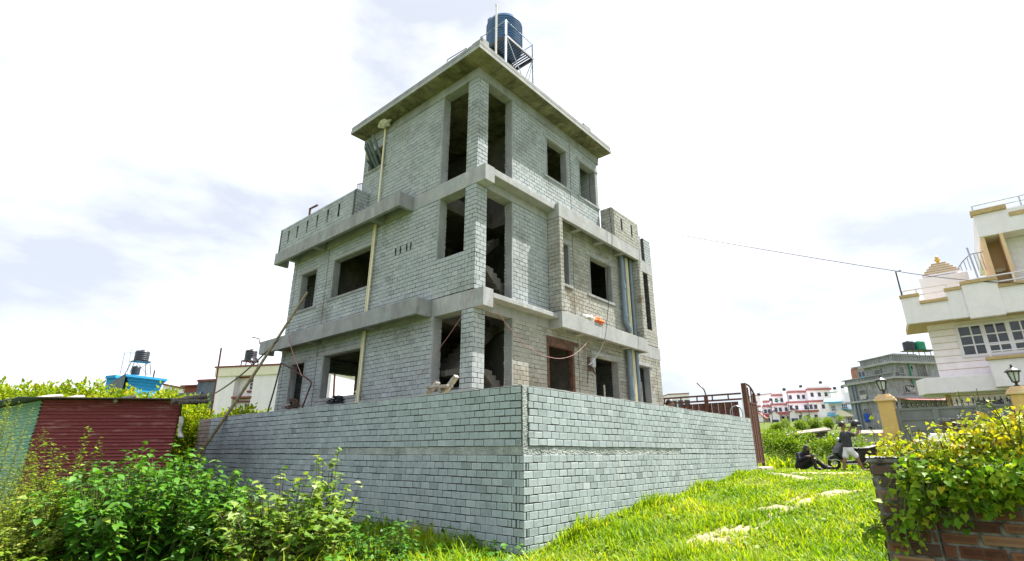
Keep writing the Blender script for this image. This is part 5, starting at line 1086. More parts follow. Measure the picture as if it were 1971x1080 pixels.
MAT['leaf_vine'] = leafmat('creeper leaf', [(0, (.06, .17, .01)), (.4, (.15, .31, .014)), (.8, (.32, .42, .02)), (1, (.46, .40, .03))], .5, .45)
MAT['leaf_sunlit'] = leafmat('sunny creeper leaf', [(0, (.18, .31, .012)), (.5, (.40, .46, .018)), (.85, (.58, .48, .025)), (1, (.55, .27, .02))], .5, .45)  # creeper leaf again, with the sunlight on its top painted into the yellow
MAT['leaf_feather'] = leafmat('feathery weed', [(0, (.08, .15, .015)), (.5, (.20, .28, .035)), (1, (.38, .40, .10))], .45, .6)
MAT['leaf_field'] = leafmat('field shrub leaf', [(0, (0.051, 0.136, 0.012)), (.5, (0.153, 0.272, 0.018)), (1, (0.340, 0.425, 0.030))], .4, .5)
MAT['grass'] = leafmat('meadow grass', [(0, (.08, .20, .006)), (.4, (.215, .36, .010)), (.8, (.38, .46, .016)), (1, (.56, .50, .12))], .5, .5, (1.2, 1.1, .4))
MAT['stem'] = flat('green stem', (.10, .12, .03), .7, var=.3); MAT['twig'] = flat('brown twig', (.10, .06, .035), .85, var=.3)
def rdir(n, zlo=-1, zhi=1):
    z = rng.uniform(zlo, zhi, n); t = rng.uniform(0, 2*pi, n); r = np.sqrt(1-z*z); return np.stack((r*np.cos(t), r*np.sin(t), z), -1)
def stems_plant(name, label, cat, base, spread, h, nst, nl, lsize, T, mat, stem='stem', group=None, lean=(0, 0), up0=.3, hvar=.25, tipfrac=.3, droop=.35, sr=.012, bsp=.25, jit=0.0):
    base = np.asarray(base, float); t = thing(name, label, cat, base, group=group)
    sm = MB(); P = []; A = []; U = []; S = []
    for k in range(nst):
        th = rng.uniform(0, 2*pi); q = sqrt(rng.uniform(0, 1)); out = np.array([cos(th), sin(th), 0])*spread*q+np.array([lean[0], lean[1], 0])*rng.uniform(.4, 1)
        b0 = base+np.array([cos(th), sin(th), 0])*spread*bsp*q; hh = h*(1-.35*q*q)*(1+hvar*rng.uniform(-1, 1))
        ts = np.linspace(0, 1, 6); path = [b0+out*(1-bsp)*(u**1.6)+ZU*hh*(u-.12*q*u*u) for u in ts]
        sm.tube(path, [sr*(1-.7*u) for u in ts], 4)
        u = np.sort(rng.uniform(up0, 1, nl)); u[-3:] = (.95, .985, 1.0); pp = b0+out*(1-bsp)*(u**1.6)[:, None]+ZU*(hh*(u-.12*q*u*u))[:, None]
        if jit: pp = pp+rng.normal(0, 1, (nl, 3))*(jit*(1.25-u))[:, None]
        az = np.arange(nl)*2.4+rng.uniform(0, 6); od = np.stack((np.cos(az), np.sin(az), np.zeros(nl)), -1)+out/(spread+1e-6)*.45
        a = od+ZU*rng.uniform(-droop, .35, nl)[:, None]; 
        P.append(pp); A.append(a); U.append(ZU+rng.normal(0, .25, (nl, 3))); S.append(lsize*rng.uniform(.55, 1.15, nl)*(1-tipfrac*(u-up0)/(1-up0)))
    leaves('foliage', np.concatenate(P), np.concatenate(A), np.concatenate(U), np.concatenate(S), T, mat, t)
    sm.build('stems', MAT[stem], t, True); return t
def cloud_bush(name, label, cat, base, blobs, n, lsize, T, mat, group=None, trunk=True, shell=.55):
    base = np.asarray(base, float); t = thing(name, label, cat, base, group=group); P = []; A = []
    vol = np.array([b[3]*b[4]*b[5] for b in blobs])**.67; cnt = (n*vol/vol.sum()).astype(int)
    for (bx, by, bz_, rx, ry, rz), c in zip(blobs, cnt):
        d = rdir(c); r = shell+(1-shell)*rng.uniform(0, 1, c)**.6; r = r*(1+.22*np.sin(d[:, 0]*7+bx*3)*np.sin(d[:, 1]*6+by)*np.sin(d[:, 2]*5+1))
        k = rng.uniform(0, 1, c) < .06; r[k] *= rng.uniform(1.05, 1.3, k.sum())
        P.append(base+np.array([bx, by, bz_])+d*r[:, None]*np.array([rx, ry, rz])); A.append(d+rng.normal(0, .6, (c, 3))+ZU*rng.uniform(-.3, .5, c)[:, None])
    P = np.concatenate(P); A = np.concatenate(A); leaves('foliage', P, A, ZU+rng.normal(0, .5, P.shape), lsize*rng.uniform(.6, 1.2, len(P)), T, mat, t)
    if trunk:
        m = MB()
        for (bx, by, bz_, rx, ry, rz) in blobs:
            e = base+np.array([bx, by, bz_+rz*.4]); b0 = base+np.array([bx*.3, by*.3, 0]); mid = (b0+e)/2+rng.normal(0, .1, 3); m.tube(smoothpath([b0, mid, e], 3), [.06*(1-.1*i) for i in range(7)], 5)
        m.build('branches', MAT['twig'], t, True)
    return t
def blobs_for(w, d, h, n, seed):
    r = np.random.default_rng(seed); out = []
    for i in range(n):
        s = r.uniform(.28, .45); out.append((r.uniform(-.5, .5)*w, r.uniform(-.5, .5)*d, h*r.uniform(.35, .78), w*s*.6, d*s*.9, h*r.uniform(.24, .36)))
    return out
def clone(t, loc, rz, s, label):
    o = t.copy(); COL.objects.link(o); o.location = [float(v) for v in loc]; o.rotation_euler = (0, 0, rz); o.scale = (s, s, s); o['label'] = label; o['_w'] = [float(v) for v in loc]
    for c in list(t.children): k = c.copy(); COL.objects.link(k); k.parent = o
    return o
def gnd(px, D):
    p = at(px, 800, D); return np.array([p[0], p[1], float(gz(p[0], p[1]))])
# hedge behind the shack and along the wall: seven shrubs
HB = cloud_bush('hedge_shrub', 'bright yellow green hedge shrub directly behind the middle of the tin shack', 'shrub', gnd(215, 21), blobs_for(3.6, 2.6, 3.9, 11, 3), 17000, .165, L_OVAL, MAT['leaf_hedge'], group='hedge behind the tin shack')
for (x, D, rz, s, lb) in ((20, 21.5, 1.2, .92, 'hedge shrub at the left photo edge behind the shack'), (110, 21, 2.3, .98, 'hedge shrub behind the left end of the shack roof'), (310, 20.5, 3.9, .95, 'hedge shrub below the blue house behind the shack'), (395, 21, .6, .80, 'hedge shrub right of the shack behind the two dark poles'), (465, 21.5, 5.0, .80, 'hedge shrub before the left white house beside the wall end'), (358, 20.2, 4.2, .74, 'low hedge shrub between the shack corner and the end of the wall')):
    clone(HB, gnd(x, D), rz, s, lb)
# big broad leaved bush and the lighter lobed bush before the left wall
def gpx(px, D): return gnd(px, D)
stems_plant('broadleaf_bush', 'large dark green broad leaved bush in front of the left end of the block wall', 'bush', gpx(325, 8.6), 1.55, 1.66, 240, 22, .185, L_WIDE, MAT['leaf_bush'], up0=.2, bsp=.8, hvar=.16, droop=.6)
stems_plant('broadleaf_bush', 'dark green leafy bush left of the largest bush, in front of the red shack sheet', 'bush', gpx(235, 9.6), 1.1, 1.3, 130, 20, .15, L_WIDE, MAT['leaf_bush'], up0=.2, bsp=.75)
stems_plant('broadleaf_bush', 'smaller dark green bush between the large bush and the pale lobed bush', 'bush', gpx(470, 9.2), .9, .95, 90, 18, .14, L_WIDE, MAT['leaf_bush'], up0=.2, bsp=.75)
stems_plant('lobed_bush', 'pale yellow green bush with lobed leaves in front of the block wall', 'bush', gpx(575, 8.2), 1.0, 1.2, 95, 15, .17, L_LOBE, MAT['leaf_lobe'], stem='twig', up0=.28, bsp=.55, droop=.6)
stems_plant('lobed_bush', 'upper right sprig of pale lobed leaves against the block wall', 'bush', gpx(650, 9.0), .55, 1.5, 26, 12, .15, L_LOBE, MAT['leaf_lobe'], stem='twig', up0=.4, bsp=.5, droop=.6)
stems_plant('wall_weed', 'dark leafy weed at the foot of the block wall right of the pale bush', 'weed', gpx(745, 8.7), .55, .72, 26, 10, .14, L_WIDE, MAT['leaf_bush'], up0=.2, bsp=.6)
stems_plant('wall_weed', 'dark leafy weed with one tall shoot at the foot of the block wall', 'weed', gpx(800, 8.9), .35, .62, 14, 10, .12, L_WIDE, MAT['leaf_bush'], up0=.2, bsp=.6)
stems_plant('corner_weed', 'small bright weed with broad leaves at the foot of the wall corner', 'weed', gpx(935, 7.3), .42, .22, 9, 5, .12, L_HEART, MAT['leaf_lobe'], up0=.4, bsp=.3)
# weeds at the left edge
stems_plant('feathery_weed', 'tall pale feathery weed in front of the green shack sheet', 'weed', gpx(30, 8.6), .7, 2.05, 42, 300, .06, L_SMALL, MAT['leaf_feather'], up0=.25, bsp=.5, droop=.2, hvar=.4, jit=.09, sr=.006)
stems_plant('feathery_weed', 'lower pale feathery weed at the left photo edge', 'weed', gpx(15, 7.4), 1.0, 1.1, 70, 240, .055, L_SMALL, MAT['leaf_feather'], up0=.15, bsp=.6, droop=.2, hvar=.4, jit=.11, sr=.005)
stems_plant('wild_shrub', 'thin leafy shrub with a tall shoot in front of the red shack sheet', 'shrub', gpx(150, 9.4), .85, 1.75, 52, 80, .10, L_OVAL, MAT['leaf_field'], stem='twig', up0=.25, bsp=.4, hvar=.4, jit=.06, sr=.008)
stems_plant('wild_shrub', 'low yellow green shrub at the lower left before the feathery weeds', 'shrub', gpx(95, 7.6), 1.15, 1.05, 100, 50, .09, L_OVAL, MAT['leaf_feather'], up0=.2, bsp=.7, jit=.05)
stems_plant('wild_shrub', 'low leafy weed at the bottom left edge of the photo', 'shrub', gpx(20, 6.6), .8, .7, 36, 14, .13, L_WIDE, MAT['leaf_field'], up0=.2, bsp=.7)
stems_plant('wild_shrub', 'low brownish green shrub between the feathery weeds and the large bush', 'shrub', gpx(170, 8.2), .95, 1.2, 90, 44, .09, L_OVAL, MAT['leaf_hedge'], up0=.25, bsp=.7, jit=.05)
# shrubs in the field at right
FB = cloud_bush('field_shrub', 'dense rounded green shrub right behind the open gate leaf', 'shrub', gnd(1488, 26), blobs_for(2.2, 2.0, 1.75, 7, 8), 4200, .13, L_OVAL, MAT['leaf_field'], group='shrubs in the field')
k = 0
for (x, D, rz, s, lb) in ((1545, 28, 1.1, .7, 'pale green shrub behind the seated woman'), (1588, 26, 2.4, .85, 'leafy shrub between the seated woman and the scooter'), (1612, 27, 4.0, .95, 'tall shrub behind the head of the man'), (1660, 27, 5.2, .7, 'shrub behind the scooter seat'), (1470, 40, .4, .9, 'shrub at the foot of the slope beside the gate leaf'), (1530, 60, 2.0, .95, 'dark shrub on the slope below the third terraced house'), (1565, 62, 3.0, 1.0, 'shrub on the slope below the tallest terraced house'), (1500, 62, 4.1, .8, 'shrub on the slope below the second terraced house'), (1598, 66, 5.0, .9, 'dark shrub below the blue roofed house'), (1515, 36, 1.6, .6, 'low shrub in front of the tin roofed shed'), (1575, 36, .2, .7, 'low shrub at the right end of the tin roofed shed'), (1690, 25.5, 3.3, .5, 'shrub by the yellow gate pillar'), (1310, 62, 2.2, 1.6, 'far tree top seen over the wall left of the rusty gate')):
    clone(FB, gnd(x, D), rz, s, lb)
for k, (x, D, s, n, lb) in enumerate(((1475, 24, 1.5, 60, 'tall grassy weeds right of the open gate leaf'), (1515, 23, 1.3, 60, 'tall pale weeds left of the seated woman'), (1580, 23.5, 1.2, 50, 'tall weeds behind the front wheel of the scooter'), (1450+95, 24.5, 1.4, 50, 'tall weeds behind the seated woman'))):
    stems_plant('field_weed', lb, 'weed', gnd(x, D), .95, s*.55, n, 24, .12, L_NARROW, MAT['leaf_field'], sr=.006, group='tall weeds in the field', up0=.1, bsp=.8, hvar=.3)
# ------------------------------------------------------------------ brick garden walls with creepers at right
MAT['brick'] = blockmat('old red brick', [(0, (.055, .024, .018)), (.35, (.095, .036, .022)), (.7, (.15, .06, .032)), (1, (.27, .17, .10))], (.12, .115, .10), .8, 45)
MAT['lime'] = flat('grey lime mortar', (.17, .17, .16), .95, var=.4, scale=14)
def brick_wall(name, label, X, y0, y1, z0, z1, t=.3, co=.085, bl=.255, cap=True):
    w = thing(name, label, 'wall', (X, y1, z0)); mb = MB(); mp = lambda u, z, d: (X-d, u, z); grid_body(mb, mp, y0, y1, z0, z1, [], 0, -t)
    global CO, BL
    sv_ = (CO, BL); CO, BL = co, bl
    lay_blocks(mb, mp, y0, y1, z0, z1, [], dep=.016, gap=.02, zref=z0, tilt=.008, rough=.006, spread=.26); lay_blocks(mb, lambda u, z, d: (u, y1+d, z), X, X+t, z0, z1, [], dep=.012, gap=.02, zref=z0, tilt=.006, rough=.006, spread=.26)
    CO, BL = sv_; mb.build('brickwork', [MAT['brick'], MAT['lime']], w)
    if cap:
        m = rubble_strip(lambda u, z, d: (z, u, z1+d+.002), y0, y1+.02, X-.03, X+t+.03, .012, 90, 12); m.build('mortar_top', MAT['rubble'], w)
        m = MB(); m.box(X-.025, X+t+.025, y0, y1+.018, z1-.03, z1+.001); m.build('cap_bed', MAT['lime'], w, bevel=.01)
    return w
brick_wall('garden_wall', 'rough red brick wall overgrown with creeper in the right foreground', 4.98, -2.2, .34, -.1, 1.46)
brick_wall('brick_pier', 'brick pier with cement top ending the overgrown foreground wall', 4.93, .341, .655, -.1, 1.56, t=.42)
p = onX(1815, 812, 11.5); p2 = onX(1840, 806, 11.5)
brick_wall('brick_pier', 'brick pier with pale cement cap at the left end of the second garden wall', 11.3, onX(1840, 806, 11.3)[1], onX(1807, 806, 11.3)[1], .3, onX(1820, 808, 11.3)[2], t=.5)
brick_wall('garden_wall', 'second red brick garden wall with pale cement top in front of the grey gate', 11.45, -4.0, onX(1840, 806, 11.3)[1]-.001, .3, onX(1900, 815, 11.4)[2])
q = onX(1805, 834, 9.5); m = MB(); m.box(9.5, 9.95, q[1]-.28, q[1]+.12, .3, q[2]); tag(m.build('cement_block', MAT['white'], None, bevel=.03), 'white plastered block on the lower step of the garden wall', 'block')
q = onX(1790, 848, 8.8); m = MB(); m.box(8.8, 9.4, q[1]-.5, q[1]+.22, .2, q[2]); tag(m.build('cement_step', MAT['rubble'], None, bevel=.03), 'rough grey cement step below the white block of the garden wall', 'step')
# creepers: strands trailing over the wall, leaves facing the light
def creeper(name, label, n, gen, lsize, mat, T=L_HEART, sr=.0032, per=16):
    t = None; P = []; A = []; U = []; S = []; m = MB()
    for k in range(n):
        pts = gen(k); sp = np.array(smoothpath(pts, 5)); m.tube(list(sp), sr, 4)
        u = rng.uniform(0, len(sp)-1.001, per); i = u.astype(int); f = (u-i)[:, None]; pp = sp[i]*(1-f)+sp[i+1]*f
        d = norm(rng.normal(0, 1, (per, 3))+np.array([-.5, .1, -.5])); P.append(pp+d*.03+rng.normal(0, .03, (per, 3))); A.append(d)
        U.append(norm(np.array([-.7, .1, .8])+rng.normal(0, .45, (per, 3)))); S.append(lsize*rng.uniform(.45, 1.15, per))
    t = thing(name, label, 'creeper', P[0][0]); leaves('foliage', np.concatenate(P), np.concatenate(A), np.concatenate(U), np.concatenate(S), T, mat, t); m.build('strands', MAT['stem'], t, True); return t
def face_pt(px, py, X=4.9): return onX(px, py, X)
def g1(k):
    x0 = rng.uniform(1752, 1985); a = face_pt(x0, rng.uniform(885, 925), 4.98); e = face_pt(x0+rng.uniform(-60, 50), rng.uniform(925, 1022-max(0, (x0-1830))*.42), 4.88); mid = (a+e)/2+np.array([-rng.uniform(.05, .2), 0, .05])
    return [a+np.array([.15, 0, .05]), a+np.array([-.04, 0, .02]), mid, e]
creeper('wall_creeper', 'green heart leaved creeper hanging down the foreground brick wall', 150, g1, .046, MAT['leaf_vine'], per=19)
def g2(k):
    x0 = rng.uniform(1735, 1990); yy = 906-max(0, x0-1820)*.33; a = face_pt(x0, yy-rng.uniform(0, 28), rng.uniform(5.0, 5.5)); b = a+np.array([rng.uniform(-.25, .1), rng.uniform(-.25, .25), rng.uniform(-.10, .10)]); return [a+np.array([.3, 0, -.15]), (a+b)/2+np.array([0, 0, .06]), b]
creeper('wall_creeper', 'sunlit yellow creeper heaped over the top of the foreground brick wall', 190, g2, .037, MAT['leaf_sunlit'], per=16)
def g3(k):
    x0 = rng.uniform(1700, 1830); a = face_pt(x0, rng.uniform(868, 900), 5.1); e = face_pt(x0+rng.uniform(-45, 20), rng.uniform(815, 870), 5.0+rng.uniform(0, .3)); return [a, (a+e)/2+np.array([0, 0, .05]), e]
creeper('wall_creeper', 'thin yellow shoots reaching over the brick pier towards the scooter', 24, g3, .032, MAT['leaf_sunlit'], per=7)
def g4(k):
    x0 = rng.uniform(1700, 1780); a = face_pt(x0, rng.uniform(985, 1010), 4.88); e = face_pt(x0+rng.uniform(-60, 20), rng.uniform(1010, 1075), 4.8); return [a, (a+e)/2+np.array([-.05, 0, .02]), e]
creeper('wall_creeper', 'loose creeper shoots at the foot of the brick pier in the lower right', 14, g4, .042, MAT['leaf_vine'], per=9)
def g5(k):
    x0 = rng.uniform(1725, 1975); a = face_pt(x0, 898-max(0, x0-1820)*.3, rng.uniform(4.95, 5.4)); b = a+np.array([rng.uniform(-.3, .05), rng.uniform(-.1, .22), rng.uniform(.06, .28)]); return [a, (a+b)/2+np.array([0, 0, .07]), b]
creeper('wall_creeper', 'loose yellow green creeper sprays sticking up above the foreground brick wall', 46, g5, .034, MAT['leaf_sunlit'], per=9)
# shrubs behind the garden wall
for (x, D, s, hh, lb) in ((1885, 6.6, .45, 2.05, 'tall yellow green sprig behind the creeper in front of the grey gate'), (1960, 6.2, .55, 1.95, 'bushy yellow green sprigs behind the creeper at the right photo edge'), (1920, 5.6, .6, 1.55, 'bright leafy weeds behind the creeper covered wall')):
    b = gnd(x, D); stems_plant('garden_weed', lb, 'weed', b, s, hh, 34, 34, .07, L_NARROW if hh > 1.6 else L_OVAL, MAT['leaf_sunlit' if hh < 1.6 else 'leaf_vine'], up0=.35, bsp=.6, hvar=.18, droop=.1)
stems_plant('garden_weed', 'dry feathery seed heads between the yellow pillar and the creeper', 'weed', gnd(1705, 7.5), .5, 1.75, 12, 30, .06, L_NARROW, MAT['leaf_feather'], up0=.5, bsp=.5, hvar=.15)
# ------------------------------------------------------------------ grass
def grass(name, label, n, region, hmin, hmax, w=.008, mat='grass'):
    P = region(n); n = len(P); th = rng.uniform(0, 2*pi, n); ln = np.stack((np.cos(th), np.sin(th), np.zeros(n)), -1); h = rng.uniform(hmin, hmax, n)*(.6+.8*rng.uniform(0, 1, n)**2)
    cl = .55+.45*np.sin(P[:, 0]*2.1+np.sin(P[:, 1]*1.7)*2)*np.sin(P[:, 1]*2.6+1); h = h*(.45+.95*cl**1.6)
    h = h*np.where(P[:, 0] > 9, np.clip(1.25-.055*(P[:, 0]-5), .38, 1), 1) if name == 'grass' else h
    h = h*np.clip(.35+np.hypot(P[:, 0]-WX, P[:, 1]-WY)*.45, .35, 1)
    bend = h*rng.uniform(.15, .9, n); sd = np.stack((-ln[:, 1], ln[:, 0], np.zeros(n)), -1); D = np.hypot(P[:, 0], P[:, 1]); ww = w*(.7+D/9)*rng.uniform(.7, 1.3, n)
    rows = []
    for u, wf in ((0, 1), (.45, .85), (.8, .5)):
        c = P+ln*(bend*u*u)[:, None]+ZU*(h*(u-.18*u*u))[:, None]; rows += [c-sd*(ww*wf)[:, None], c+sd*(ww*wf)[:, None]]
    rows.append(P+ln*bend[:, None]+ZU*(h*.82)[:, None]); V = np.stack(rows, 1).reshape(-1, 3); b = (np.arange(n)*7)[:, None]
    loops = np.concatenate((b+np.array([0, 1, 3, 2]), b+np.array([2, 3, 5, 4]), b+np.array([4, 5, 6])), 1).ravel(); tot = np.tile([4, 4, 3], n)
    pt = np.clip(.42+.25*np.sin(P[:, 0]*1.3+2)*np.cos(P[:, 1]*1.9)+rng.normal(0, .2, n), 0, 1)
    o = link_mesh(name, V, loops, tot, MAT[mat], None, rnd=np.repeat(pt, 3), smooth=True); tag(o, label, None, None, 'stuff'); return o
def lane(n):
    D = 3.5+22*rng.uniform(0, 1, n*2)**1.6; a = rng.uniform(-.04, .78, n*2); f = FW[None, :2]; r = RT[None, :2]; P = f*D[:, None]+r*(np.tan(a)*D)[:, None]; x, y = P[:, 0], P[:, 1]
    k = ((y < WY-.04) | (x > 21.6)) & ~((x > 4.9) & (x < 5.4) & (y < .7)) & (x < 26) & ~((x > 20.1) & (x < 21.8) & (y > 5.9) & (y < 6.5))
    for d in DIRT: k &= ~(in_poly(x, y, d) & (np.sin(x*5.1+np.sin(y*4)*1.5)*np.sin(y*6.3+1) > -.25+1.0*rng.uniform(0, 1, len(x))**1.6))
    x, y = x[k][:n], y[k][:n]; return np.stack((x, y, gz(x, y)-.01), -1)
grass('grass', 'bright sunlit grass along the lane right of the block wall', 120000, lane, .09, .23, .0062)
def leftside(n):
    D = 5.5+14*rng.uniform(0, 1, n*2)**1.4; a = rng.uniform(-.82, .05, n*2); P = FW[None, :2]*D[:, None]+RT[None, :2]*(np.tan(a)*D)[:, None]; x, y = P[:, 0], P[:, 1]; k = (x < WX-.03)
    x, y = x[k][:n], y[k][:n]; return np.stack((x, y, gz(x, y)-.01), -1)
grass('grass', 'green grass at the foot of the left wall and bushes', 50000, leftside, .14, .36, .007)
mnx = at(1610, 900, 20.3)
def tall(n):
    D = 18+16*rng.uniform(0, 1, n*2); a = rng.uniform(.36, .72, n*2); P = FW[None, :2]*D[:, None]+RT[None, :2]*(np.tan(a)*D)[:, None]; x, y = P[:, 0], P[:, 1]; k = (x > 22.3) & (np.hypot(x-mnx[0], y-mnx[1]) > 2.2)
    for d in DIRT: k &= ~in_poly(x, y, d)
    x, y = x[k][:n], y[k][:n]; return np.stack((x, y, gz(x, y)-.01), -1)
grass('tall_grass', 'rough tall grass in the field behind the scooter', 16000, tall, .2, .5, .011)
def base_row(n):
    x = rng.uniform(WX, 20, n); y = WY-.05-np.abs(rng.normal(0, .12, n)); return np.stack((x, y, gz(x, y)-.01), -1)
grass('grass', 'taller grass tufts at the foot of the right wall', 2500, base_row, .2, .45)

def weeds(n):
    P = lane(n*6); k = np.sin(P[:, 0]*1.9+2)*np.sin(P[:, 1]*2.3+.5)+.5*np.sin(P[:, 0]*5.1)*np.sin(P[:, 1]*4.7) > .35; return P[k][:n]
P = weeds(5200); A = rng.normal(0, 1, P.shape)*np.array([1, 1, .25])+np.array([0, 0, .25]); h_ = rng.uniform(.03, .16, len(P))[:, None]*np.clip(1.3-.06*P[:, :1], .4, 1)
o = leaves('ground_weeds', P+ZU*h_, A, ZU+rng.normal(0, .3, P.shape), rng.uniform(.04, .10, len(P)), L_WIDE, MAT['leaf_field']); tag(o, 'low broad leaved weeds scattered through the sunlit grass', None, None, 'stuff')
P = leftside(5000); h_ = rng.uniform(.05, .3, len(P))[:, None]; A = rng.normal(0, 1, P.shape)*np.array([1, 1, .25])+np.array([0, 0, .2])
o = leaves('ground_weeds', P+ZU*h_, A, ZU+rng.normal(0, .3, P.shape), rng.uniform(.05, .13, len(P)), L_WIDE, MAT['leaf_bush']); tag(o, 'low broad leaved weeds in the grass below the left wall', None, None, 'stuff')
# ------------------------------------------------------------------ people and the scooter
MAT['skin'] = flat('brown skin', (.24, .12, .075), .55, var=.06, bs_=0); MAT['hair'] = flat('black hair', (.012, .01, .01), .5, var=.2, scale=30)
MAT['tee'] = flat('charcoal tee shirt', (.042, .046, .06), .9, var=.15, scale=12); MAT['shorts'] = flat('white shorts', (.72, .70, .78), .9, var=.05, scale=10)
MAT['navy'] = flat('dark navy jacket', (.012, .014, .03), .8, var=.2); MAT['darktrouser'] = flat('dark trousers', (.02, .018, .02), .9, var=.2); MAT['boot'] = flat('dark leather boot', (.035, .02, .022), .6, var=.3)
MAT['gloss_black'] = flat('glossy black plastic', (.010, .010, .012), .38, var=.1, bs_=0); MAT['tyre'] = flat('black tyre', (.02, .02, .02), .9); MAT['silver'] = flat('silver paint', (.62, .62, .64), .3, .3, var=.05, bs_=0)
def blob(name, chains, mat, parent, vox=.011, extra=None, sm=6):   # limbs as tapered tubes, fused into one skin by a voxel remesh
    m = MB()
    for ch in chains:
        for i, (p, r) in enumerate(ch):
            m.ball(p, r, 12, 8)
            if i: m.tube([ch[i-1][0], p], [ch[i-1][1], r], 12)
    if extra: extra(m)
    o = m.build(name, mat, parent, True, local=True); q = o.modifiers.new('fuse', 'REMESH'); q.mode = 'VOXEL'; q.voxel_size = vox; q.use_smooth_shade = True
    if sm: q = o.modifiers.new('soft', 'SMOOTH'); q.factor = .5; q.iterations = sm
    return o
def person_frame(px, py, D):
    b = at(px, py, D); b[2] = float(gz(b[0], b[1])); return b
RZ = atan2(RT[1], RT[0])
def LP(base, D, dy=0.0):                                 # photo pixel -> local x (right), y (away), z
    def f(px, py, d=0.0):
        q = at(px, py, D+d)-base; return (float(q @ RT), float(q @ FW), float(q[2]))
    return f
def head_on(c, r, face, tilt=0.0):
    c = np.asarray(c, float); fx = np.array([face[0], face[1], 0.]); fx /= np.linalg.norm(fx); sx = np.array([-fx[1], fx[0], 0]); up = ZU*cos(tilt)+fx*sin(tilt); fw_ = fx*cos(tilt)-ZU*sin(tilt); return c, r, fw_, sx, up
def head_shape(m, H):
    c, r, f_, s_, u_ = H; n1, n2 = 14, 18; V = []
    for i in range(n1+1):
        ph = pi*i/n1
        for k in range(n2):
            th = 2*pi*k/n2; d = f_*(sin(ph)*cos(th)*.84)+s_*(sin(ph)*sin(th)*.70)+u_*(cos(ph)*1.0); z = cos(ph)
            if z < -.1: d = d*(1+.28*z)+f_*.16*(-z)
            V.append(c+d*r)
    m.add(V, [(i*n2+k, (i+1)*n2+k, (i+1)*n2+(k+1) % n2, i*n2+(k+1) % n2) for i in range(n1) for k in range(n2)])
    m.tube([c+f_*r*.8+u_*r*.1, c+f_*r*.98-u_*r*.2], [r*.08, r*.14], 8); m.ball(c+f_*r*.96-u_*r*.2, r*.14, 8, 6)
    for q in (-1, 1): m.ball(c+s_*q*r*.7-f_*r*.05-u_*r*.08, (r*.12, r*.12, r*.22), 8, 6)
    m.tube([c+f_*r*.74-u_*r*.5+s_*r*.2, c+f_*r*.74-u_*r*.5-s_*r*.2], r*.06, 8)
def head_extras(parent, H, long=False):
    c, r, f_, s_, u_ = H; e = MB()
    for q in (-1, 1): e.ball(c+f_*r*.76+s_*q*r*.27+u_*r*.05, r*.10, 8, 6); e.tube([c+f_*r*.8+s_*q*r*.14+u_*r*.24, c+f_*r*.72+s_*q*r*.42+u_*r*.22], r*.045, 5)
    e.build('eyes', MAT['hair'], parent, True, local=True); h = MB(); n1, n2 = 12, 24; V = []
    for i in range(n1+1):
        for k in range(n2):
            th = 2*pi*k/n2; w = .5-.5*cos(th); lim = pi*(.30+.30*w**.8)+.06*sin(7*th); ph = lim*i/n1; j = 1+.035*sin(11*th+3*i)*(i/n1)
            V.append(c+r*j*(f_*(sin(ph)*cos(th)*.92-.03)+s_*(sin(ph)*sin(th)*.79)+u_*(cos(ph)*1.09)))
    h.add(V, [(i*n2+k, (i+1)*n2+k, (i+1)*n2+(k+1) % n2, i*n2+(k+1) % n2) for i in range(n1) for k in range(n2)])
    if not long:
        o = h.build('hair', MAT['hair'], parent, True, local=True); o.modifiers.new('s', 'SOLIDIFY').thickness = -.02
    else:
        ch = []
        for q in np.linspace(-1.9, 1.9, 11):
            back = -f_*cos(q)+s_*sin(q); p0 = c+u_*r*.85+back*r*.3; p1 = c+back*r*.82+u_*r*.1; p2 = c+back*r*.9-ZU*r*.9; p3 = c+back*r*.85-ZU*r*(1.75+.2*sin(5*q)); ch.append([(p0, r*.25), (p1, r*.22), (p2, r*.2), (p3, r*.1)])
        def ex(m): m.add(V, [(i*n2+k, (i+1)*n2+k, (i+1)*n2+(k+1) % n2, i*n2+(k+1) % n2) for i in range(n1) for k in range(n2)]); m.ball(c+u_*r*.25-f_*r*.15, (r*.78, r*.78, r*.82), 12, 10)
        blob('hair', ch, MAT['hair'], parent, .012, ex, 2)
def hand(parent, wrist, direc, palm_n, s, mat, curl=.5):
    w = np.asarray(wrist, float); d = np.asarray(direc, float); d /= np.linalg.norm(d); n = np.asarray(palm_n, float); n = n-d*(n @ d); n /= np.linalg.norm(n); q = np.cross(n, d)
    ch = []; pc = w+d*.05*s; ch.append([(tuple(w), .024*s), (tuple(pc), .032*s)])
    for k, (o_, ln) in enumerate(((-.03, .07), (-.01, .085), (.011, .08), (.03, .062))):
        a = w+d*.085*s+q*o_*s; b = a+(d*.75+n*curl*.7)*ln*.5*s; c = b+(d*(.6-curl*.5)+n*curl)*ln*.55*s; ch.append([(tuple(pc), .032*s), (tuple(a), .013*s), (tuple(b), .010*s), (tuple(c), .008*s)])
    a = w+d*.035*s-q*.04*s+n*.01; b = a+(d*.5-q*.6+n*.4)*.05*s; ch.append([(tuple(pc), .032*s), (tuple(a), .014*s), (tuple(b), .010*s)])
    return ch
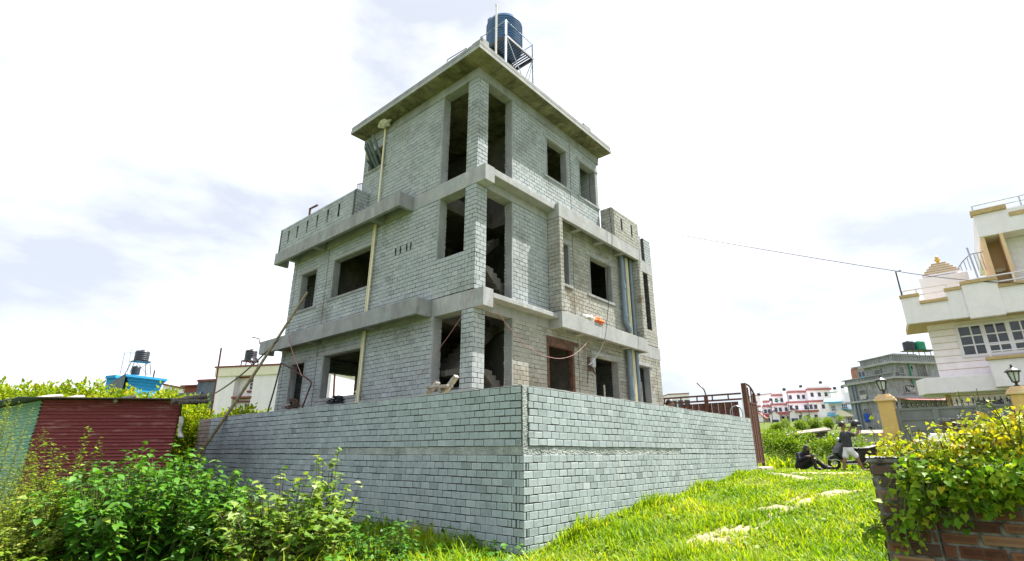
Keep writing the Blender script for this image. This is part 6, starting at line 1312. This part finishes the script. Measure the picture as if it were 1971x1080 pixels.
# man holding a helmet
DM = 20.0; mb_ = person_frame(1640, 907, DM); f = LP(mb_, DM)
MAN = thing('person', 'man in charcoal tee shirt and white shorts on the path, holding up a black helmet', 'person', mb_, RZ)
A3 = np.array
def off(p, y, z=0.0): return A3([p[0], y, p[2]+z])
hipc = A3(f(1632, 860)); hipc[1] = 0; wst = A3(f(1629.5, 851)); wst[1] = 0; che = A3(f(1626, 839)); che[1] = 0; nkb = A3(f(1623.5, 830.5)); nkb[1] = 0; hdc = A3(f(1621.5, 819)); hdc[1] = 0
shN, shF = off(f(1627.5, 834.5), -.17), off(f(1626.5, 834), .17); elN, wrN = off(f(1641, 838.5), -.20), off(f(1650, 828.5), -.10); elF, wrF = off(f(1636.5, 834), .18), off(f(1640.5, 823), .10)
kL, aL = off(f(1629.5, 883), .09), A3([f(1629, 905)[0], .10, .085]); kR, aR = off(f(1647, 882), -.09), A3([f(1658, 905)[0], -.10, .085])
aL[0] = f(1629.5, 905)[0]
def foot(a): return [(a, .042), (a+A3([-.04, 0, -.05]), .035), (a+A3([.10, 0, -.055]), .034), (a+A3([.18, 0, -.06]), .026)]
def leg(h, k, a): return [(h, .10), (h*.5+k*.5, .085), (k, .06), (k*.7+a*.3+A3([-.02, 0, 0]), .062), (a, .038)]
HM = head_on(hdc, .122, (1, -.15), -.12)
lims = [[(hipc+A3([0, s_*.07, 0]), .11) , (wst+A3([0, s_*.06, 0]), .10), (che+A3([0, s_*.08, 0]), .115), (nkb+A3([0, s_*.05, -.03]), .07)] for s_ in (-1, 1)]
lims += [[(nkb, .058), (hdc+A3([-.01, 0, -.06]), .055)], [(che, .09), (shN, .062), (elN, .043), (wrN, .032)], [(che, .09), (shF, .062), (elF, .043), (wrF, .032)]]
lims += [leg(hipc+A3([0, .08, -.06]), kL, aL), foot(aL), leg(hipc+A3([0, -.08, -.06]), kR, aR), foot(aR)]
lims += hand(MAN, wrN, (.5, .35, .6), (-.2, .9, .3), 1.15, None)+hand(MAN, wrF, (.5, -.2, .8), (.4, -.8, .2), 1.15, None)
blob('body', lims, MAT['skin'], MAN, .010, lambda m: head_shape(m, HM), 3)
tee = [[(hipc+A3([-.005, s_*.075, .0]), .125), (wst+A3([0, s_*.07, 0]), .122), (che+A3([0, s_*.09, 0]), .135), (nkb+A3([0, s_*.07, -.07]), .085)] for s_ in (-1, 1)]
tee += [[(che, .1), (shN, .083), (shN*.42+elN*.58, .07)], [(che, .1), (shF, .083), (shF*.42+elF*.58, .07)]]
blob('tee_shirt', tee, MAT['tee'], MAN, .014, None, 4)
sho = [[(hipc+A3([0, s_*.07, -.03]), .128), (hipc+A3([0, s_*.08, -.12]), .13)] for s_ in (-1, 1)]
sho += [[(hipc+A3([0, .08, -.12]), .125), (hipc*.22+kL*.78+A3([0, .01, 0]), .105)], [(hipc+A3([0, -.08, -.12]), .125), (hipc*.22+kR*.78+A3([0, -.01, 0]), .105)]]
blob('shorts', sho, MAT['shorts'], MAN, .014, None, 4)
head_extras(MAN, HM)
for q in (aL, aR): m = MB(); m.box(q[0]-.085, q[0]+.215, q[1]-.05, q[1]+.05, q[2]-.105, q[2]-.082); m.build('sandal', MAT['boot'], MAN, local=True, bevel=.008)
hc = np.array(f(1647.2, 816.5)); HE = thing('helmet', 'black motorcycle helmet held up in both hands by the man', 'helmet', mb_+RT*hc[0]+FW*hc[1]+ZU*hc[2], RZ)
m = MB(); V = []
for i in range(13):
    ph = pi*.68*i/12
    for k in range(20):
        th = 2*pi*k/20; V.append((.185*sin(ph)*cos(th), .15*sin(ph)*sin(th), .16*cos(ph)))
m.add(V, [(i*20+k, (i+1)*20+k, (i+1)*20+(k+1) % 20, i*20+(k+1) % 20) for i in range(12) for k in range(20)]); o = m.build('helmet_shell', MAT['gloss_black'], HE, True, local=True); o.modifiers.new('s', 'SOLIDIFY').thickness = .03
tubes_l = lambda nm, mt_, pts, r, par: (lambda mm: (mm.tube(smoothpath(pts, 3), r, 6), mm.build(nm, MAT[mt_], par, True, local=True)))(MB())
tubes_l('chin_strap', 'black', [(.08, -.12, -.06), (.09, -.06, -.24), (.07, .0, -.3), (.08, .1, -.08)], .012, HE)
m = MB(); m.prism([(-.06, -.148, -.03), (.1, -.135, -.03), (.12, -.13, -.07), (-.05, -.146, -.075)], (0, -.01, 0)); m.build('visor_stripe', MAT['silver'], HE, local=True)
# seated woman
wb_ = person_frame(1556, 899, 20.4); f = LP(wb_, 20.4)
WO = thing('person', 'long haired person in dark clothes and glasses sitting on the grass beside the scooter', 'person', wb_, RZ)
X_ = lambda px: f(px, 890)[0]
hip = A3([X_(1544), .12, .14]); che = A3([X_(1547), .02, .50]); nkb = A3([X_(1550.5), -.06, .66]); hdc = A3([X_(1552.5), -.13, .77]); HW = head_on(hdc, .118, (.5, -.86), .35)
kn1, an1 = A3([X_(1554), -.36, .50]), A3([X_(1556), -.46, .09]); kn2, an2 = A3([X_(1565), -.22, .34]), A3([X_(1579), -.30, .10])
e1_, w1_ = A3([X_(1537), -.10, .36]), A3([X_(1546), -.36, .50]); e2_, w2_ = A3([X_(1560), -.12, .36]), A3([X_(1560), -.36, .40])
lims = [[(nkb, .055), (hdc-ZU*.06, .052)], [(w1_*.8+e1_*.2, .03), (w1_, .03)], [(w2_*.8+e2_*.2, .03), (w2_, .03)], [(che, .1), (nkb, .06)], [(hip, .1), (che, .1)], [(che, .06), (e1_, .04), (w1_, .03)], [(che, .06), (e2_, .04), (w2_, .03)], [(hip, .09), (kn1, .06), (an1, .04)], [(hip, .09), (kn2, .06), (an2, .04)]]
lims += hand(WO, w1_, (.9, -.25, -.1), (0, -.3, -1), 1.1, None)+hand(WO, w2_, (-.4, -.5, .2), (-.5, 0, -.5), 1.1, None)
blob('body', lims, MAT['skin'], WO, .010, lambda m: head_shape(m, HW), 3)
jac = [[(hip+A3([s_*.08, 0, 0]), .14), (hip*.5+che*.5+A3([s_*.07, 0, 0]), .125), (che+A3([s_*.09, 0, 0]), .125), (nkb+A3([s_*.06, 0, -.06]), .08)] for s_ in (-1, 1)]
jac += [[(che+A3([-.15, 0, .06]), .085), (e1_, .07), (e1_*.2+w1_*.8, .052)], [(che+A3([.15, 0, .06]), .085), (e2_, .07), (e2_*.2+w2_*.8, .052)]]
blob('jacket', jac, MAT['navy'], WO, .014, None, 3)
blob('trousers', [[(hip+A3([-.08, -.05, -.01]), .125), (kn1, .085), (an1, .065)], [(hip+A3([.08, -.05, -.01]), .125), (kn2, .085), (an2, .065)]], MAT['darktrouser'], WO, .014, None, 3)
head_extras(WO, HW, True)
c_, r_, f_, s_, u_ = HW; gl = MB()
for q in (-1, 1): gl.tube([c_+f_*r_*.95+s_*q*r_*.3+u_*r_*.05+s_*.032*cos(t_)+u_*.026*sin(t_) for t_ in np.linspace(0, 2*pi, 11)], .006, 5)
gl.tube([c_+f_*r_*.97-s_*.01+u_*r_*.08, c_+f_*r_*.97+s_*.01+u_*r_*.08], .006, 5); gl.build('glasses', MAT['black'], WO, True, local=True)
for a_ in (an1, an2):
    d_ = A3([.12, -.14, -.04]) if a_ is an1 else A3([.16, -.06, .0]); m = MB(); m.tube([a_+ZU*.06, a_, a_+d_*.5, a_+d_], [.07, .068, .06, .045], 10); m.ball(a_+d_, .045, 10, 6); m.build('boot', MAT['boot'], WO, True, local=True)
q = at(1588, 893, 20.3); bg_ = MB(); bg_.ball((q[0], q[1], float(gz(q[0], q[1]))+.1), (.24, .16, .12), 12, 8); tag(bg_.build('bag', MAT['navy'], None, True), 'small dark bag on the grass between the seated person and the scooter', 'bag')
# head and shoulders behind the wall
hp = onY(1290, 779, 7.2); PB = thing('person', 'dark haired person in black seen only as a head and shoulder above the block wall', 'person', (hp[0], hp[1], 2.0), RZ)
z = hp[2]-2.0; HP_ = head_on((0, 0, z+.02), .125, (.9, -.35)); T0_ = A3([-.10, .05, z-.35])
blob('body', [[(A3([-.3, 0, .1]), .13), (T0_, .1), (A3([-.03, 0, z-.14]), .055), (A3([0, 0, z-.04]), .052)], [(T0_, .08), (A3([-.34, .1, z-.28]), .06), (A3([-.42, -.05, z-.55]), .045)], [(T0_, .08), (A3([.06, -.15, z-.35]), .06), (A3([.15, -.25, z-.6]), .045)]], MAT['skin'], PB, .012, lambda m: head_shape(m, HP_), 3)
blob('shirt', [[(A3([-.3, 0, .1]), .17), (T0_, .16), (T0_+A3([.03, 0, .1]), .1)], [(T0_+A3([0, 0, .06]), .1), (A3([-.34, .1, z-.27]), .09), (A3([-.42, -.05, z-.5]), .075)], [(T0_+A3([0, 0, .06]), .1), (A3([.06, -.15, z-.34]), .085), (A3([.14, -.24, z-.56]), .07)]], MAT['darktrouser'], PB, .014, None, 3)
head_extras(PB, HP_)
# scooter
DS = 20.75; sb = person_frame(1634, 895, DS); f = LP(sb, DS); SCO = thing('scooter', 'black and silver motor scooter parked on the grass behind the man', 'scooter', sb, RZ)
w1 = (f(1606, 893)[0], 0, .235); w2 = (f(1666, 893)[0], 0, .235)
def lmb(fn, nm, mt_, smooth=True, bevel=0, parent=None): m = MB(); fn(m); return m.build(nm, MAT[mt_], parent or SCO, smooth, bevel, local=True)
for w in (w1, w2):
    th = np.linspace(0, 2*pi, 25); o = lmb(lambda m: m.tube([(w[0]+.19*cos(t_), 0, w[2]+.19*sin(t_)) for t_ in th], .055, 8, cap=False), 'wheel', 'tyre'); lmb(lambda m: [m.tube([(w[0], 0, w[2]), (w[0]+.15*cos(t_), 0, w[2]+.15*sin(t_))], .016, 5) for t_ in np.linspace(0, 2*pi, 6)[:-1]]+[m.tube([(w[0], -.05, w[2]), (w[0], .05, w[2])], .05, 10)], 'rim', 'silver', parent=o)
def prof(nm, mt_, pix, hw, bevel=.02): return lmb(lambda m: m.prism([(f(x, y)[0], -hw, f(x, y)[2]) for x, y in pix], (0, 2*hw, 0)), nm, mt_, False, bevel)
P3 = lambda x, y: (1500+x/7.2, 790+y/7.2)
prof('apron', 'gloss_black', [P3(*q) for q in ((835, 430), (870, 445), (890, 560), (900, 690), (880, 720), (800, 640), (760, 590), (780, 520))], .17, .04)
MAT['grey_panel'] = flat('grey scooter panel', (.07, .07, .075), .45, .1, var=.05, bs_=0)
prof('apron_panel', 'grey_panel', [P3(*q) for q in ((832, 440), (846, 452), (800, 560), (775, 600), (762, 588), (785, 515))], .19, .02)
prof('front_fender', 'gloss_black', [P3(*q) for q in ((655, 665), (700, 630), (770, 605), (830, 650), (828, 692), (760, 668), (690, 680))], .09, .03)
prof('fender_edge', 'silver', [P3(*q) for q in ((655, 668), (690, 682), (760, 670), (828, 694), (826, 702), (758, 682), (688, 692))], .095, .004)
prof('floorboard', 'gloss_black', [P3(*q) for q in ((880, 700), (1090, 690), (1110, 720), (1090, 735), (900, 730))], .18, .02); prof('side_strip', 'silver', [P3(*q) for q in ((905, 732), (1085, 728), (1080, 748), (915, 750))], .185, .01)
prof('rear_body', 'gloss_black', [P3(*q) for q in ((1070, 560), (1180, 555), (1330, 540), (1350, 560), (1270, 640), (1240, 700), (1140, 720), (1090, 690))], .17, .05)
prof('seat', 'tyre', [P3(*q) for q in ((1025, 530), (1080, 520), (1200, 520), (1330, 485), (1360, 505), (1330, 545), (1180, 565), (1070, 565))], .15, .04); prof('seat_stripe', 'silver', [P3(*q) for q in ((1035, 520), (1090, 515), (1200, 512), (1335, 480), (1345, 488), (1205, 526), (1090, 530))], .155, .005)
prof('tail_light', 'orange', [P3(*q) for q in ((1195, 680), (1240, 680), (1240, 700), (1198, 698))], .178, .01); prof('side_trim', 'silver', [P3(*q) for q in ((1140, 715), (1200, 672), (1240, 668), (1242, 678), (1190, 700), (1150, 728))], .175, .008)
a = f(*P3(835, 400)); lmb(lambda m: m.ball((a[0], 0, a[2]-.02), (.09, .13, .10), 12, 8), 'headlamp_cowl', 'gloss_black'); lmb(lambda m: m.ball((a[0]-.07, 0, a[2]), (.05, .09, .07), 12, 8), 'headlight', 'silver')
for s in (-1, 1):
    lmb(lambda m: m.tube(smoothpath([(a[0], 0, a[2]), (a[0]+.02, s*.2, a[2]+.04), (a[0]+.09, s*.33, a[2]+.02)], 3), .018, 6), 'handlebar', 'tyre')
    o = lmb(lambda m: m.tube([(a[0]+.01, s*.22, a[2]+.03), (a[0]-.02, s*.32, a[2]+.16)], .01, 5), 'mirror_stem', 'tyre'); lmb(lambda m: m.ball((a[0]-.02, s*.34, a[2]+.19), (.025, .07, .055), 10, 7), 'mirror', 'silver', parent=o)
lmb(lambda m: m.tube([(w1[0]+.02, .07, w1[2]), (a[0]+.03, .02, a[2]-.1)], .03, 6), 'fork', 'tyre'); lmb(lambda m: m.tube([(w2[0]-.3, -.14, .2), (w2[0]+.15, -.16, .26)], [.05, .06], 8), 'exhaust', 'steel_dark'); lmb(lambda m: m.tube([(f(*P3(985, 740))[0], -.1, .22), (f(*P3(985, 740))[0]-.04, -.22, .0)], .014, 5), 'side_stand', 'steel_dark')
